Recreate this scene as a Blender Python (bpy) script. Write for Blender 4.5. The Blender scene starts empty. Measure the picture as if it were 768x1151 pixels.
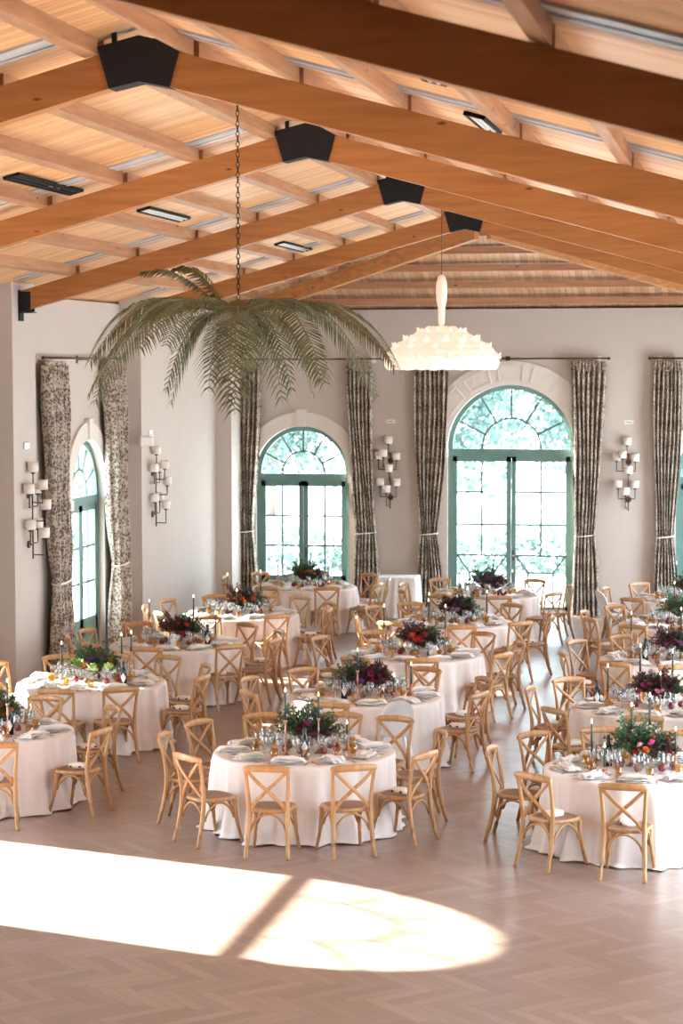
import bpy, bmesh, math, random
from math import sin, cos, pi, radians, sqrt, atan2, hypot
from mathutils import Vector, Matrix
random.seed(7)
scn = bpy.context.scene
col = scn.collection

# ------------------------------------------------------------------ camera
cam_d = bpy.data.cameras.new('camera'); cam = bpy.data.objects.new('camera', cam_d); col.objects.link(cam)
cam.location = (0, 0, 4.65)
cam.rotation_euler = (radians(90-3.833), radians(0.12), radians(10.924))
cam_d.sensor_fit = 'HORIZONTAL'; cam_d.sensor_width = 24.0; cam_d.lens = 2458.6/768*24
cam_d.clip_start = 0.5; cam_d.clip_end = 400
cam_d.dof.use_dof = True; cam_d.dof.focus_distance = 24; cam_d.dof.aperture_fstop = 3.2
scn.camera = cam
# ------------------------------------------------------------------ light
SUN = 25.0; SKY = 5.2; EXPO = 1.58
w = bpy.data.worlds.new('sky'); scn.world = w; w.use_nodes = True
nt = w.node_tree; nt.nodes.clear()
o = nt.nodes.new('ShaderNodeOutputWorld'); b = nt.nodes.new('ShaderNodeBackground')
tc = nt.nodes.new('ShaderNodeTexCoord'); sp = nt.nodes.new('ShaderNodeSeparateXYZ'); cr = nt.nodes.new('ShaderNodeValToRGB')
nt.links.new(tc.outputs['Generated'], sp.inputs[0]); nt.links.new(sp.outputs['Z'], cr.inputs[0])
cr.color_ramp.elements[0].position = 0.0; cr.color_ramp.elements[0].color = (0.86, 0.94, 1.0, 1)
cr.color_ramp.elements[1].position = 0.6; cr.color_ramp.elements[1].color = (0.62, 0.80, 1.0, 1)
nt.links.new(cr.outputs[0], b.inputs[0]); b.inputs[1].default_value = SKY; nt.links.new(b.outputs[0], o.inputs[0])
sl = bpy.data.lights.new('sun', 'SUN'); sl.energy = SUN; sl.angle = radians(0.6); sl.color = (1.0, 0.93, 0.84)
so = bpy.data.objects.new('sun', sl); col.objects.link(so)
so.rotation_euler = Vector((1, -0.30, -0.478)).to_track_quat('-Z', 'Y').to_euler(); so.location = (-30, 25, 20)
vs = scn.view_settings; vs.view_transform = 'Standard'; vs.look = 'None'; vs.gamma = 1; vs.use_curve_mapping = False; vs.exposure = EXPO

# ------------------------------------------------------------------ materials
def newmat(name):
    m = bpy.data.materials.new(name); m.use_nodes = True
    return m, m.node_tree, m.node_tree.nodes['Principled BSDF']
def N(nt, t, **kw):
    n = nt.nodes.new(t)
    for k, v in kw.items(): setattr(n, k, v)
    return n
def mth(nt, op, a, b=None, c=None):
    n = nt.nodes.new('ShaderNodeMath'); n.operation = op
    for i, v in enumerate((a, b, c)):
        if v is None: continue
        if isinstance(v, (int, float)): n.inputs[i].default_value = v
        else: nt.links.new(v, n.inputs[i])
    return n.outputs[0]
def ramp(nt, f, stops):
    r = nt.nodes.new('ShaderNodeValToRGB'); e = r.color_ramp.elements
    while len(e) < len(stops): e.new(0.5)
    for el, (p, c) in zip(e, stops): el.position = p; el.color = (*c, 1)
    nt.links.new(f, r.inputs[0]); return r.outputs[0]
def coords(nt, scale=(1, 1, 1), kind='Object', rot=(0, 0, 0)):
    t = nt.nodes.new('ShaderNodeTexCoord'); m = nt.nodes.new('ShaderNodeMapping')
    m.inputs['Scale'].default_value = scale; m.inputs['Rotation'].default_value = rot
    nt.links.new(t.outputs[kind], m.inputs[0]); return m.outputs[0]
def noise(nt, vec, scale, detail=3, rough=0.5):
    n = nt.nodes.new('ShaderNodeTexNoise'); n.inputs['Scale'].default_value = scale; n.inputs['Detail'].default_value = detail
    n.inputs['Roughness'].default_value = rough
    nt.links.new(vec, n.inputs['Vector']); return n.outputs['Fac']
def bump(nt, bs, h, strength=0.3, dist=0.01):
    n = nt.nodes.new('ShaderNodeBump'); n.inputs['Strength'].default_value = strength; n.inputs['Distance'].default_value = dist
    nt.links.new(h, n.inputs['Height']); nt.links.new(n.outputs[0], bs.inputs['Normal'])
def plain(name, c, rough=0.6, metal=0.0, var=0.06, sc=8.0, bmp=0.0, sub=0.0):
    m, nt, bs = newmat(name)
    v = coords(nt); n = noise(nt, v, sc)
    lo = tuple(x*(1-var) for x in c); hi = tuple(min(1, x*(1+var)) for x in c)
    nt.links.new(ramp(nt, n, [(0.3, lo), (0.7, hi)]), bs.inputs['Base Color'])
    bs.inputs['Roughness'].default_value = rough; bs.inputs['Metallic'].default_value = metal
    if bmp: bump(nt, bs, noise(nt, v, sc*4), bmp)
    return m
def wood(name, lo, hi, axis, rough=0.5, knots=True, sc=1.0, bias=0.0):
    m, nt, bs = newmat(name)
    s = [9*sc, 9*sc, 9*sc]; s[axis] = 0.8*sc
    v = coords(nt, tuple(s)); n = noise(nt, v, 1.6, 5, 0.6)
    c = ramp(nt, n, [(0.3, lo), (0.7, hi)])
    if knots:
        vo = nt.nodes.new('ShaderNodeTexVoronoi'); vo.inputs['Scale'].default_value = 1.0
        s2 = [6, 6, 6]; s2[axis] = 2.0
        nt.links.new(coords(nt, tuple(s2)), vo.inputs['Vector'])
        k = ramp(nt, vo.outputs['Distance'], [(0.045, (0, 0, 0)), (0.11, (1, 1, 1))])
        mx = N(nt, 'ShaderNodeMix', data_type='RGBA'); mx.inputs[6].default_value = (lo[0]*0.25, lo[1]*0.2, lo[2]*0.2, 1)
        nt.links.new(k, mx.inputs[0]); nt.links.new(c, mx.inputs[7]); c = mx.outputs[2]
    nt.links.new(c, bs.inputs['Base Color']); bs.inputs['Roughness'].default_value = rough
    bump(nt, bs, n, 0.12, 0.005)
    return m
def planks(name, across, wid, lo, hi, rough=0.45):
    # boards whose joints repeat along the axis «across»
    m, nt, bs = newmat(name)
    tcn = nt.nodes.new('ShaderNodeTexCoord'); s = nt.nodes.new('ShaderNodeSeparateXYZ'); nt.links.new(tcn.outputs['Object'], s.inputs[0])
    u = s.outputs[across]; q = mth(nt, 'DIVIDE', u, wid); fl = mth(nt, 'FLOOR', q); fr = mth(nt, 'FRACT', q)
    wn = N(nt, 'ShaderNodeTexWhiteNoise', noise_dimensions='1D'); nt.links.new(fl, wn.inputs['W'])
    sc = [2.0, 2.0, 2.0]; sc[across] = 14.0
    n = noise(nt, coords(nt, tuple(sc)), 1.2, 5, 0.65)
    mixv = mth(nt, 'ADD', mth(nt, 'MULTIPLY', wn.outputs['Value'], 0.45), mth(nt, 'MULTIPLY', n, 0.75))
    c = ramp(nt, mixv, [(0.2, lo), (0.85, hi)])
    vo = nt.nodes.new('ShaderNodeTexVoronoi'); sk = [1.6, 1.6, 1.6]; sk[across] = 6.0; nt.links.new(coords(nt, tuple(sk)), vo.inputs['Vector']); vo.inputs['Scale'].default_value = 1
    k = mth(nt, 'GREATER_THAN', vo.outputs['Distance'], 0.09)
    e = mth(nt, 'GREATER_THAN', mth(nt, 'ABSOLUTE', mth(nt, 'SUBTRACT', fr, 0.5)), 0.46)
    fac = mth(nt, 'MULTIPLY', mth(nt, 'SUBTRACT', 1.0, mth(nt, 'MULTIPLY', e, 0.55)), mth(nt, 'ADD', 0.45, mth(nt, 'MULTIPLY', k, 0.55)))
    mx = N(nt, 'ShaderNodeMix', data_type='RGBA'); mx.inputs[6].default_value = (lo[0]*0.3, lo[1]*0.25, lo[2]*0.2, 1)
    nt.links.new(fac, mx.inputs[0]); nt.links.new(c, mx.inputs[7]); nt.links.new(mx.outputs[2], bs.inputs['Base Color'])
    bs.inputs['Roughness'].default_value = rough
    bump(nt, bs, mth(nt, 'SUBTRACT', 1.0, e), 0.4, 0.01)
    return m
def herringbone(name):
    m, nt, bs = newmat(name); W = 0.115; n = 5
    v = coords(nt, (1/W, 1/W, 1/W), rot=(0, 0, radians(45)))
    s = nt.nodes.new('ShaderNodeSeparateXYZ'); nt.links.new(v, s.inputs[0]); x, y = s.outputs[0], s.outputs[1]
    i = mth(nt, 'FLOOR', x); j = mth(nt, 'FLOOR', y); fx = mth(nt, 'FRACT', x); fy = mth(nt, 'FRACT', y)
    mm = mth(nt, 'FLOORED_MODULO', mth(nt, 'SUBTRACT', i, j), 2*n)
    isv = mth(nt, 'GREATER_THAN', mm, n-0.5)
    hi = mth(nt, 'SUBTRACT', i, mm)                       # start column of a lying board
    vj = mth(nt, 'SUBTRACT', j, mth(nt, 'SUBTRACT', 2*n-1, mm))
    def sel(a, b): return mth(nt, 'ADD', mth(nt, 'MULTIPLY', isv, b), mth(nt, 'MULTIPLY', mth(nt, 'SUBTRACT', 1.0, isv), a))
    ida = sel(hi, i); idb = sel(j, mth(nt, 'ADD', vj, 777.0))
    cv = nt.nodes.new('ShaderNodeCombineXYZ'); nt.links.new(ida, cv.inputs[0]); nt.links.new(idb, cv.inputs[1])
    wn = N(nt, 'ShaderNodeTexWhiteNoise', noise_dimensions='2D'); nt.links.new(cv.outputs[0], wn.inputs['Vector'])
    along = sel(mth(nt, 'DIVIDE', mth(nt, 'SUBTRACT', x, hi), n), mth(nt, 'DIVIDE', mth(nt, 'SUBTRACT', y, vj), n))
    acr = sel(fy, fx)
    ed = mth(nt, 'MAXIMUM', mth(nt, 'GREATER_THAN', mth(nt, 'ABSOLUTE', mth(nt, 'SUBTRACT', acr, 0.5)), 0.475),
             mth(nt, 'GREATER_THAN', mth(nt, 'ABSOLUTE', mth(nt, 'SUBTRACT', along, 0.5)), 0.494))
    gv = nt.nodes.new('ShaderNodeCombineXYZ')
    nt.links.new(mth(nt, 'MULTIPLY', along, 3.0), gv.inputs[0]); nt.links.new(mth(nt, 'MULTIPLY', acr, 5.0), gv.inputs[1]); nt.links.new(mth(nt, 'MULTIPLY', wn.outputs['Value'], 60.0), gv.inputs[2])
    g = noise(nt, gv.outputs[0], 1.6, 5, 0.6)
    f = mth(nt, 'ADD', mth(nt, 'MULTIPLY', wn.outputs['Value'], 0.50), mth(nt, 'MULTIPLY', g, 0.6))
    c = ramp(nt, f, [(0.1, (0.215, 0.145, 0.112)), (0.5, (0.29, 0.202, 0.160)), (0.95, (0.37, 0.268, 0.215))])
    mx = N(nt, 'ShaderNodeMix', data_type='RGBA'); mx.inputs[7].default_value = (0.15, 0.085, 0.06, 1)
    nt.links.new(mth(nt, 'MULTIPLY', ed, 0.75), mx.inputs[0]); nt.links.new(c, mx.inputs[6]); nt.links.new(mx.outputs[2], bs.inputs['Base Color'])
    nt.links.new(mth(nt, 'ADD', 0.25, mth(nt, 'MULTIPLY', g, 0.12)), bs.inputs['Roughness'])
    bump(nt, bs, mth(nt, 'ADD', mth(nt, 'SUBTRACT', 1.0, ed), mth(nt, 'MULTIPLY', g, 0.4)), 0.05, 0.002)
    bs.inputs['Specular IOR Level'].default_value = 0.8
    return m
def curtain_mat(name):
    m, nt, bs = newmat(name)
    v = coords(nt, (1, 1, 1)); nz = noise(nt, coords(nt, (10, 10, 10)), 1.5, 3)
    vo = nt.nodes.new('ShaderNodeTexVoronoi'); vo.inputs['Scale'].default_value = 24; nt.links.new(v, vo.inputs['Vector'])
    tcn = nt.nodes.new('ShaderNodeTexCoord'); s = nt.nodes.new('ShaderNodeSeparateXYZ'); nt.links.new(tcn.outputs['Object'], s.inputs[0])
    band = mth(nt, 'SINE', mth(nt, 'MULTIPLY', s.outputs[2], 19.0))
    fine = noise(nt, coords(nt, (34, 34, 22)), 1.6, 4, 0.75)
    f = mth(nt, 'ADD', mth(nt, 'ADD', mth(nt, 'MULTIPLY', vo.outputs['Distance'], 0.42), mth(nt, 'MULTIPLY', fine, 0.95)), mth(nt, 'ADD', mth(nt, 'MULTIPLY', band, 0.035), mth(nt, 'MULTIPLY', nz, 0.12)))
    nt.links.new(ramp(nt, f, [(0.60, (0.10, 0.072, 0.058)), (0.70, (0.22, 0.17, 0.14)), (0.82, (0.56, 0.49, 0.41))]), bs.inputs['Base Color'])
    bs.inputs['Roughness'].default_value = 0.85
    return m
def glass_pane(name):
    m, nt, bs = newmat(name); nt.nodes.remove(bs); out = [n for n in nt.nodes if n.type == 'OUTPUT_MATERIAL'][0]
    t = nt.nodes.new('ShaderNodeBsdfTransparent'); t.inputs[0].default_value = (0.90, 0.97, 0.96, 1)
    g = nt.nodes.new('ShaderNodeBsdfGlossy'); g.inputs['Roughness'].default_value = 0.03; g.inputs[0].default_value = (0.8, 0.9, 0.9, 1)
    mx = nt.nodes.new('ShaderNodeMixShader'); mx.inputs[0].default_value = 0.05
    nt.links.new(t.outputs[0], mx.inputs[1]); nt.links.new(g.outputs[0], mx.inputs[2]); nt.links.new(mx.outputs[0], out.inputs[0])
    return m
def thin_glass(name, tint, gl=0.14, rough=0.05):
    m, nt, bs = newmat(name); nt.nodes.remove(bs); out = [n for n in nt.nodes if n.type == 'OUTPUT_MATERIAL'][0]
    t = nt.nodes.new('ShaderNodeBsdfTransparent'); t.inputs[0].default_value = (*tint, 1)
    g = nt.nodes.new('ShaderNodeBsdfGlossy'); g.inputs['Roughness'].default_value = rough
    fr = nt.nodes.new('ShaderNodeLayerWeight'); fr.inputs['Blend'].default_value = 0.35
    f = mth(nt, 'ADD', gl*0.5, mth(nt, 'MULTIPLY', fr.outputs['Facing'], gl*2.6))
    mx = nt.nodes.new('ShaderNodeMixShader'); nt.links.new(f, mx.inputs[0])
    nt.links.new(t.outputs[0], mx.inputs[1]); nt.links.new(g.outputs[0], mx.inputs[2]); nt.links.new(mx.outputs[0], out.inputs[0])
    return m
def emis(name, c, e, strength):
    m, nt, bs = newmat(name); bs.inputs['Base Color'].default_value = (*c, 1)
    bs.inputs['Emission Color'].default_value = (*e, 1); bs.inputs['Emission Strength'].default_value = strength
    bs.inputs['Roughness'].default_value = 0.6
    return m
def leafy(name, lo, hi, rough=0.5, trans=0.0):
    m, nt, bs = newmat(name)
    n = noise(nt, coords(nt), 14, 3)
    c = ramp(nt, n, [(0.35, lo), (0.65, hi)])
    nt.links.new(c, bs.inputs['Base Color']); bs.inputs['Roughness'].default_value = rough
    if trans:
        out = [q for q in nt.nodes if q.type == 'OUTPUT_MATERIAL'][0]
        t = nt.nodes.new('ShaderNodeBsdfTranslucent'); nt.links.new(c, t.inputs[0]); mx = nt.nodes.new('ShaderNodeMixShader'); mx.inputs[0].default_value = trans
        nt.links.new(bs.outputs[0], mx.inputs[1]); nt.links.new(t.outputs[0], mx.inputs[2]); nt.links.new(mx.outputs[0], out.inputs[0])
    return m
M = {}
M['wall'] = plain('plaster', (0.56, 0.50, 0.455), 0.85, var=0.02, sc=3, bmp=0.03)
M['stone'] = plain('cast_stone', (0.73, 0.68, 0.63), 0.8, var=0.03, sc=6)
M['floor'] = herringbone('herringbone_oak')
M['rafter'] = wood('rafter_timber', (0.36, 0.125, 0.030), (0.52, 0.205, 0.055), 0)
M['hiprafter'] = wood('hip_timber', (0.40, 0.17, 0.06), (0.58, 0.28, 0.11), 0)
M['purlin'] = wood('purlin_timber', (0.36, 0.165, 0.078), (0.54, 0.285, 0.145), 1)
M['purlinx'] = wood('hip_purlin_timber', (0.36, 0.17, 0.09), (0.52, 0.27, 0.15), 0)
M['planks'] = planks('ceiling_boards', 1, 0.115, (0.56, 0.235, 0.075), (0.86, 0.51, 0.25))
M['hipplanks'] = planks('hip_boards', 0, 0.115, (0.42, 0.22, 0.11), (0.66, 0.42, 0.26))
M['steel'] = plain('black_steel', (0.004, 0.004, 0.004), 0.8, var=0.2)
M['strip'] = plain('pale_grey_strip', (0.47, 0.46, 0.46), 0.35, var=0.3, sc=2)
M['ventw'] = plain('vent_white', (0.75, 0.74, 0.72), 0.4)
M['curtain'] = curtain_mat('patterned_curtain')
M['lining'] = plain('curtain_lining', (0.80, 0.80, 0.76), 0.8)
M['rod'] = plain('bronze_rod', (0.06, 0.035, 0.025), 0.4, 0.6)
M['teal'] = plain('sage_teal_paint', (0.125, 0.235, 0.215), 0.45, var=0.05)
M['muntin'] = plain('dark_teal_glazing_bar', (0.10, 0.15, 0.145), 0.5)
M['pane'] = glass_pane('window_glass')
M['cloth'] = plain('blush_linen', (0.74, 0.65, 0.60), 0.9, var=0.03, sc=10, bmp=0.05)
M['whitecloth'] = plain('white_linen', (0.80, 0.79, 0.78), 0.9, var=0.03, sc=10)
M['chair'] = wood('pale_beech', (0.37, 0.175, 0.064), (0.54, 0.30, 0.132), 2, 0.4, knots=False, sc=2)
M['rattan'] = plain('brown_rattan', (0.24, 0.135, 0.09), 0.6, var=0.25, sc=60, bmp=0.2)
M['pouch'] = plain('cream_cotton', (0.84, 0.78, 0.70), 0.8)
M['dark'] = plain('dark_trim', (0.03, 0.022, 0.02), 0.5)
M['china'] = plain('white_china', (0.82, 0.80, 0.77), 0.15, var=0.02)
M['napkin'] = plain('sand_napkin', (0.72, 0.64, 0.57), 0.9, var=0.06)
M['napkinw'] = plain('white_napkin', (0.82, 0.79, 0.76), 0.9, var=0.04)
M['amber'] = thin_glass('amber_glass', (0.96, 0.80, 0.48), 0.16)
M['clear'] = thin_glass('clear_glass', (0.95, 0.965, 0.965), 0.13)
M['cutlery'] = plain('cutlery_steel', (0.55, 0.5, 0.44), 0.25, 0.9)
M['taper'] = plain('dark_green_wax', (0.010, 0.045, 0.034), 0.45)
M['copper'] = plain('copper', (0.50, 0.26, 0.18), 0.35, 0.75)
M['flame'] = emis('candle_flame', (1, 0.8, 0.5), (1.0, 0.62, 0.25), 5)
M['bottle'] = plain('dark_bottle_glass', (0.012, 0.016, 0.014), 0.08)
M['label'] = plain('paper_label', (0.80, 0.79, 0.77), 0.7)
M['fruit'] = plain('pomegranate_skin', (0.22, 0.022, 0.03), 0.35, var=0.3, sc=20)
M['pear'] = plain('brown_pear_skin', (0.20, 0.10, 0.05), 0.45, var=0.3, sc=20)
M['leaf'] = leafy('table_greenery', (0.025, 0.06, 0.025), (0.08, 0.145, 0.06))
M['leafdark'] = leafy('burgundy_foliage', (0.045, 0.025, 0.028), (0.13, 0.05, 0.05))
M['frond'] = leafy('palm_frond', (0.055, 0.070, 0.032), (0.16, 0.165, 0.085), 0.35, 0.25)
M['rachis'] = plain('frond_rib', (0.14, 0.11, 0.05), 0.5)
M['tree'] = leafy('outdoor_leaves', (0.06, 0.11, 0.095), (0.13, 0.20, 0.17), 0.6, 0.3)
M['bark'] = plain('bark', (0.18, 0.14, 0.11), 0.9)
M['ground'] = plain('pale_gravel', (0.62, 0.62, 0.58), 0.9, var=0.1, sc=2)
M['hedge'] = leafy('hedge_leaves', (0.08, 0.13, 0.11), (0.18, 0.24, 0.20), 0.7, 0.2)
M['shade'] = plain('white_lamp_shade', (0.82, 0.79, 0.74), 0.6)
M['bronze'] = plain('aged_bronze', (0.11, 0.065, 0.045), 0.4, 0.5)
M['cocoon'] = emis('glowing_cocoon', (0.84, 0.72, 0.64), (1.0, 0.84, 0.72), 0.20)
M['cocoonoff'] = emis('cocoon_stem', (0.84, 0.74, 0.66), (1.0, 0.8, 0.65), 0.10)
M['plastic'] = plain('white_plastic', (0.80, 0.79, 0.77), 0.35)
for nm, c in dict(magenta=(0.38, 0.02, 0.13), orange=(0.70, 0.14, 0.02), purple=(0.20, 0.05, 0.38), burgundy=(0.13, 0.012, 0.03), red=(0.55, 0.03, 0.02), cream=(0.78, 0.70, 0.58), pink=(0.65, 0.18, 0.28), lime=(0.30, 0.45, 0.12), rust=(0.42, 0.11, 0.04), violet=(0.28, 0.10, 0.25)).items():
    M['b_'+nm] = plain('petal_'+nm, c, 0.7, var=0.3, sc=40)

# ------------------------------------------------------------------ mesh tools
class MB:
    def __init__(s): s.v = []; s.f = []; s.sm = []
    def quad(s, pts, smooth=False):
        n = len(s.v); s.v += [tuple(p) for p in pts]; s.f.append(tuple(range(n, n+len(pts)))); s.sm.append(smooth); return s
    def box(s, x0, x1, y0, y1, z0, z1, mat=None):
        c = [(x, y, z) for z in (z0, z1) for y in (y0, y1) for x in (x0, x1)]
        if mat is not None: c = [tuple(mat @ Vector(p)) for p in c]
        n = len(s.v); s.v += c
        for f in ((0, 2, 3, 1), (4, 5, 7, 6), (0, 1, 5, 4), (2, 6, 7, 3), (0, 4, 6, 2), (1, 3, 7, 5)): s.f.append(tuple(n+i for i in f)); s.sm.append(False)
        return s
    def grid(s, rows, closed=False, smooth=True, cap=(False, False)):
        n = len(s.v); k = len(rows[0])
        for r in rows: s.v += [tuple(p) for p in r]
        for i in range(len(rows)-1):
            for j in range(k if closed else k-1):
                a = n+i*k+j; b = n+i*k+(j+1) % k; s.f.append((a, b, b+k, a+k)); s.sm.append(smooth)
        if cap[0]: s.f.append(tuple(n+j for j in reversed(range(k)))); s.sm.append(False)
        if cap[1]: s.f.append(tuple(n+(len(rows)-1)*k+j for j in range(k))); s.sm.append(False)
        return s
    def lathe(s, prof, seg=24, c=(0, 0, 0), fn=None, cap=(False, False)):
        rows = []
        for r, z in prof:
            row = []
            for k in range(seg):
                t = 2*pi*k/seg; rr, zz = (r, z) if fn is None else fn(r, z, t)
                row.append((c[0]+rr*cos(t), c[1]+rr*sin(t), c[2]+zz))
            rows.append(row)
        return s.grid(rows, True, True, cap)
    def tube(s, pts, rad, seg=8, flat=None, cap=True, up=(0, 0, 1)):
        # flat=(w,h): rounded section, w along the side vector, h along the other
        pts = [Vector(p) for p in pts]; rows = []; up = Vector(up)
        for i, p in enumerate(pts):
            d = (pts[min(i+1, len(pts)-1)]-pts[max(i-1, 0)]).normalized()
            u = up if abs(d.dot(up)) < 0.97 else Vector((1, 0, 0)) if abs(d.x) < 0.9 else Vector((0, 1, 0))
            a = d.cross(u).normalized(); b = a.cross(d).normalized()
            r = rad[i] if isinstance(rad, (list, tuple)) else rad
            row = []
            for k in range(seg):
                t = 2*pi*(k+0.5)/seg
                if flat: row.append(p + a*cos(t)*flat[0]*r + b*sin(t)*flat[1]*r)
                else: row.append(p + a*cos(t)*r + b*sin(t)*r)
            rows.append(row)
        return s.grid(rows, True, True, (cap, cap))
    def build(s, name, mat, parent=None, loc=None, rotz=0, bevel=0, **props):
        me = bpy.data.meshes.new(name); me.from_pydata(s.v, [], s.f); me.polygons.foreach_set('use_smooth', s.sm); me.materials.append(mat)
        bm = bmesh.new(); bm.from_mesh(me); bmesh.ops.recalc_face_normals(bm, faces=bm.faces); bm.to_mesh(me); bm.free(); me.update()
        ob = bpy.data.objects.new(name, me); col.objects.link(ob)
        if parent is not None: ob.parent = parent
        if loc is not None: ob.location = loc
        ob.rotation_euler.z = rotz
        if bevel:
            md = ob.modifiers.new('bevel', 'BEVEL'); md.width = bevel; md.segments = 2; md.limit_method = 'ANGLE'
        for k, v in props.items(): ob[k] = v
        return ob
def thing(name, label, cat, loc=(0, 0, 0), rz=0, group=None):
    ob = bpy.data.objects.new(name, None); col.objects.link(ob); ob.location = loc; ob.rotation_euler = (0, 0, rz); ob.empty_display_size = 0.1
    ob['label'] = label; ob['category'] = cat
    if group: ob['group'] = group
    return ob
def tag(ob, label, cat, group=None):
    ob['label'] = label; ob['category'] = cat
    if group: ob['group'] = group
    return ob
def sempty(name, loc=(0, 0, 0), rz=0):
    ob = bpy.data.objects.new(name, None); col.objects.link(ob); ob.location = loc; ob.rotation_euler = (0, 0, rz); ob['kind'] = 'structure'; return ob
def kids(o, _c={}):
    return list(o.children)
def dup(root, tree, loc, rz, label, group=None):
    r = root.copy(); col.objects.link(r); r.location = loc; r.rotation_euler = (0, 0, rz); r['label'] = label
    if group: r['group'] = group
    for ch, gs in tree:
        c = ch.copy(); col.objects.link(c); c.parent = r
        for g in gs:
            d = g.copy(); col.objects.link(d); d.parent = c
    return r
def treeof(root): return [(c, list(c.children)) for c in root.children]
class Proto:
    def __init__(s, root): s.root = root; s.tree = treeof(root); s.used = False
    def put(s, loc, rz, label, group=None, scale=None):
        if not s.used:
            s.used = True; r = s.root; r.location = loc; r.rotation_euler = (0, 0, rz); r['label'] = label
            if group: r['group'] = group
        else: r = dup(s.root, s.tree, loc, rz, label, group)
        if scale: r.scale = scale
        else: r.scale = (1, 1, 1)
        return r
def in_view(x, y, z, m=40):
    # leave out repeats that stand wholly outside the photographed part of the room
    ya = radians(10.924); d = -x*sin(ya)+y*cos(ya); r = x*cos(ya)+y*sin(ya)
    return -m < 384+2458.6*r/d < 768+m

# ------------------------------------------------------------------ room shell
XL, XP, XR, YB, HT = -10.42, -10.05, 0.98, 40.53, 5.70
XC = -4.72; SL = 0.272; ZR = 7.25; YH = 37.1; Y0 = -2.5
def zc(x): return ZR - SL*abs(x-XC)
MB().box(XL-0.4, XR+0.4, Y0-0.4, YB+0.35, -0.12, 0).build('floor', M['floor'], kind='structure')
def wall_arch(name, L0, L1, ops, depth, ztop, loc, rz, mat, ztopf=None):
    """wall along local x from L0 to L1, front face at y=0 and back at y=depth; ops = (centre, width, spring height, rise)"""
    mb = MB(); x = L0; ops = sorted(ops)
    def slab(a, b):
        for y in (0, depth): mb.quad([(a, y, 0), (b, y, 0), (b, y, ztop), (a, y, ztop)])
    for c, wd, hs, rise in ops:
        a, b2 = c-wd/2, c+wd/2; slab(x, a); n = 28
        arc = [(c-wd/2*cos(pi*k/n), hs+rise*sin(pi*k/n)) for k in range(n+1)]
        for k in range(n):
            (xa, za), (xb, zb) = arc[k], arc[k+1]
            for y in (0, depth): mb.quad([(xa, y, za), (xb, y, zb), (xb, y, ztop), (xa, y, ztop)])
            mb.quad([(xa, 0, za), (xb, 0, zb), (xb, depth, zb), (xa, depth, za)])
        for q in (a, b2): mb.quad([(q, 0, 0), (q, depth, 0), (q, depth, hs), (q, 0, hs)])
        x = b2
    slab(x, L1)
    for q in (L0, L1): mb.quad([(q, 0, 0), (q, depth, 0), (q, depth, ztop), (q, 0, ztop)])
    mb.quad([(L0, 0, ztop), (L1, 0, ztop), (L1, depth, ztop), (L0, depth, ztop)])
    me = mb.build(name, mat, None, loc, rz, kind='structure')
    bm = bmesh.new(); bm.from_mesh(me.data); bmesh.ops.remove_doubles(bm, verts=bm.verts, dist=1e-4); bmesh.ops.recalc_face_normals(bm, faces=bm.faces); bm.to_mesh(me.data); bm.free()
    return me
SM = (1.81, 2.60, 0.905); BG = (2.377, 3.09, 1.19)      # width, spring height, rise
back = [(-8.587, *SM), (-4.62, *BG), (-0.67, *SM)]
wall_arch('wall_back', XL-0.35, XR+0.35, back, 0.35, 5.69, (0, YB, 0), 0, M['wall'])
leftw = [(13.5, *BG), (19.8, 2.86, 3.13, 1.04), (26.1, *SM), (32.9, *SM)]
wall_arch('wall_left', Y0, YB, leftw, 0.35, 5.66, (XL, 0, 0), pi/2, M['wall'])
rightw = [(-y, *BG) for y in (13.5, 19.7, 25.9, 32.0, 37.9)]
wall_arch('wall_right', -YB, -Y0, rightw, 0.35, 5.66, (XR, 0, 0), -pi/2, M['wall'])
pn = 1
for (a, b) in ((9.8, 10.7), (15.95, 16.9), (22.2, 23.1), (28.45, 29.4), (34.7, YB-0.001)):
    MB().box(XL+0.001, XP, a, b, 0, zc(XP)-0.005).build('wall_pier', M['wall'], bevel=0.01, kind='structure').name = 'wall_left_pier_%d' % pn; pn += 1
MB().box(XP+0.001, -9.74, 39.62, YB-0.002, 0, 5.68).build('wall_corner_pilaster', M['wall'], kind='structure')
wall_arch('wall_front', -XR-0.35, -XL+0.35, [], 0.35, 5.69, (0, Y0, 0), pi, M['wall'])
# ceiling: two slopes and a hip end, each a slab
T = 0.12
c1 = MB()
def slab_poly(mb, pts, t=T):
    up = [(x, y, z+t) for x, y, z in pts]
    mb.quad(pts); mb.quad(up)
    for i in range(len(pts)):
        j = (i+1) % len(pts); mb.quad([pts[i], pts[j], up[j], up[i]])
slab_poly(c1, [(XL-0.4, Y0-0.4, zc(XL-0.4)), (XC, Y0-0.4, ZR), (XC, YH, ZR), (XL-0.4, YB+0.4, zc(XL-0.4))]); c1.build('ceiling_left', M['planks'], kind='structure')
c1 = MB(); slab_poly(c1, [(XC, Y0-0.4, ZR), (XR+0.4, Y0-0.4, zc(XR+0.4)), (XR+0.4, YB+0.4, zc(XR+0.4)), (XC, YH, ZR)]); c1.build('ceiling_right', M['planks'], kind='structure')
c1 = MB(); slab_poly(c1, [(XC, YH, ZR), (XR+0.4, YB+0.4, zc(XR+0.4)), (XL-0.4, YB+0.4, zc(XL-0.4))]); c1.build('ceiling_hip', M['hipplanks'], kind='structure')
mb = MB()
for yy in (Y0-0.35, Y0): mb.quad([(XL-0.3, yy, 5.6), (XR+0.3, yy, 5.6), (XR+0.3, yy, zc(XR+0.3)), (XC, yy, ZR), (XL-0.3, yy, zc(XL-0.3))])
mb.build('wall_front_gable', M['wall'], kind='structure')
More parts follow.
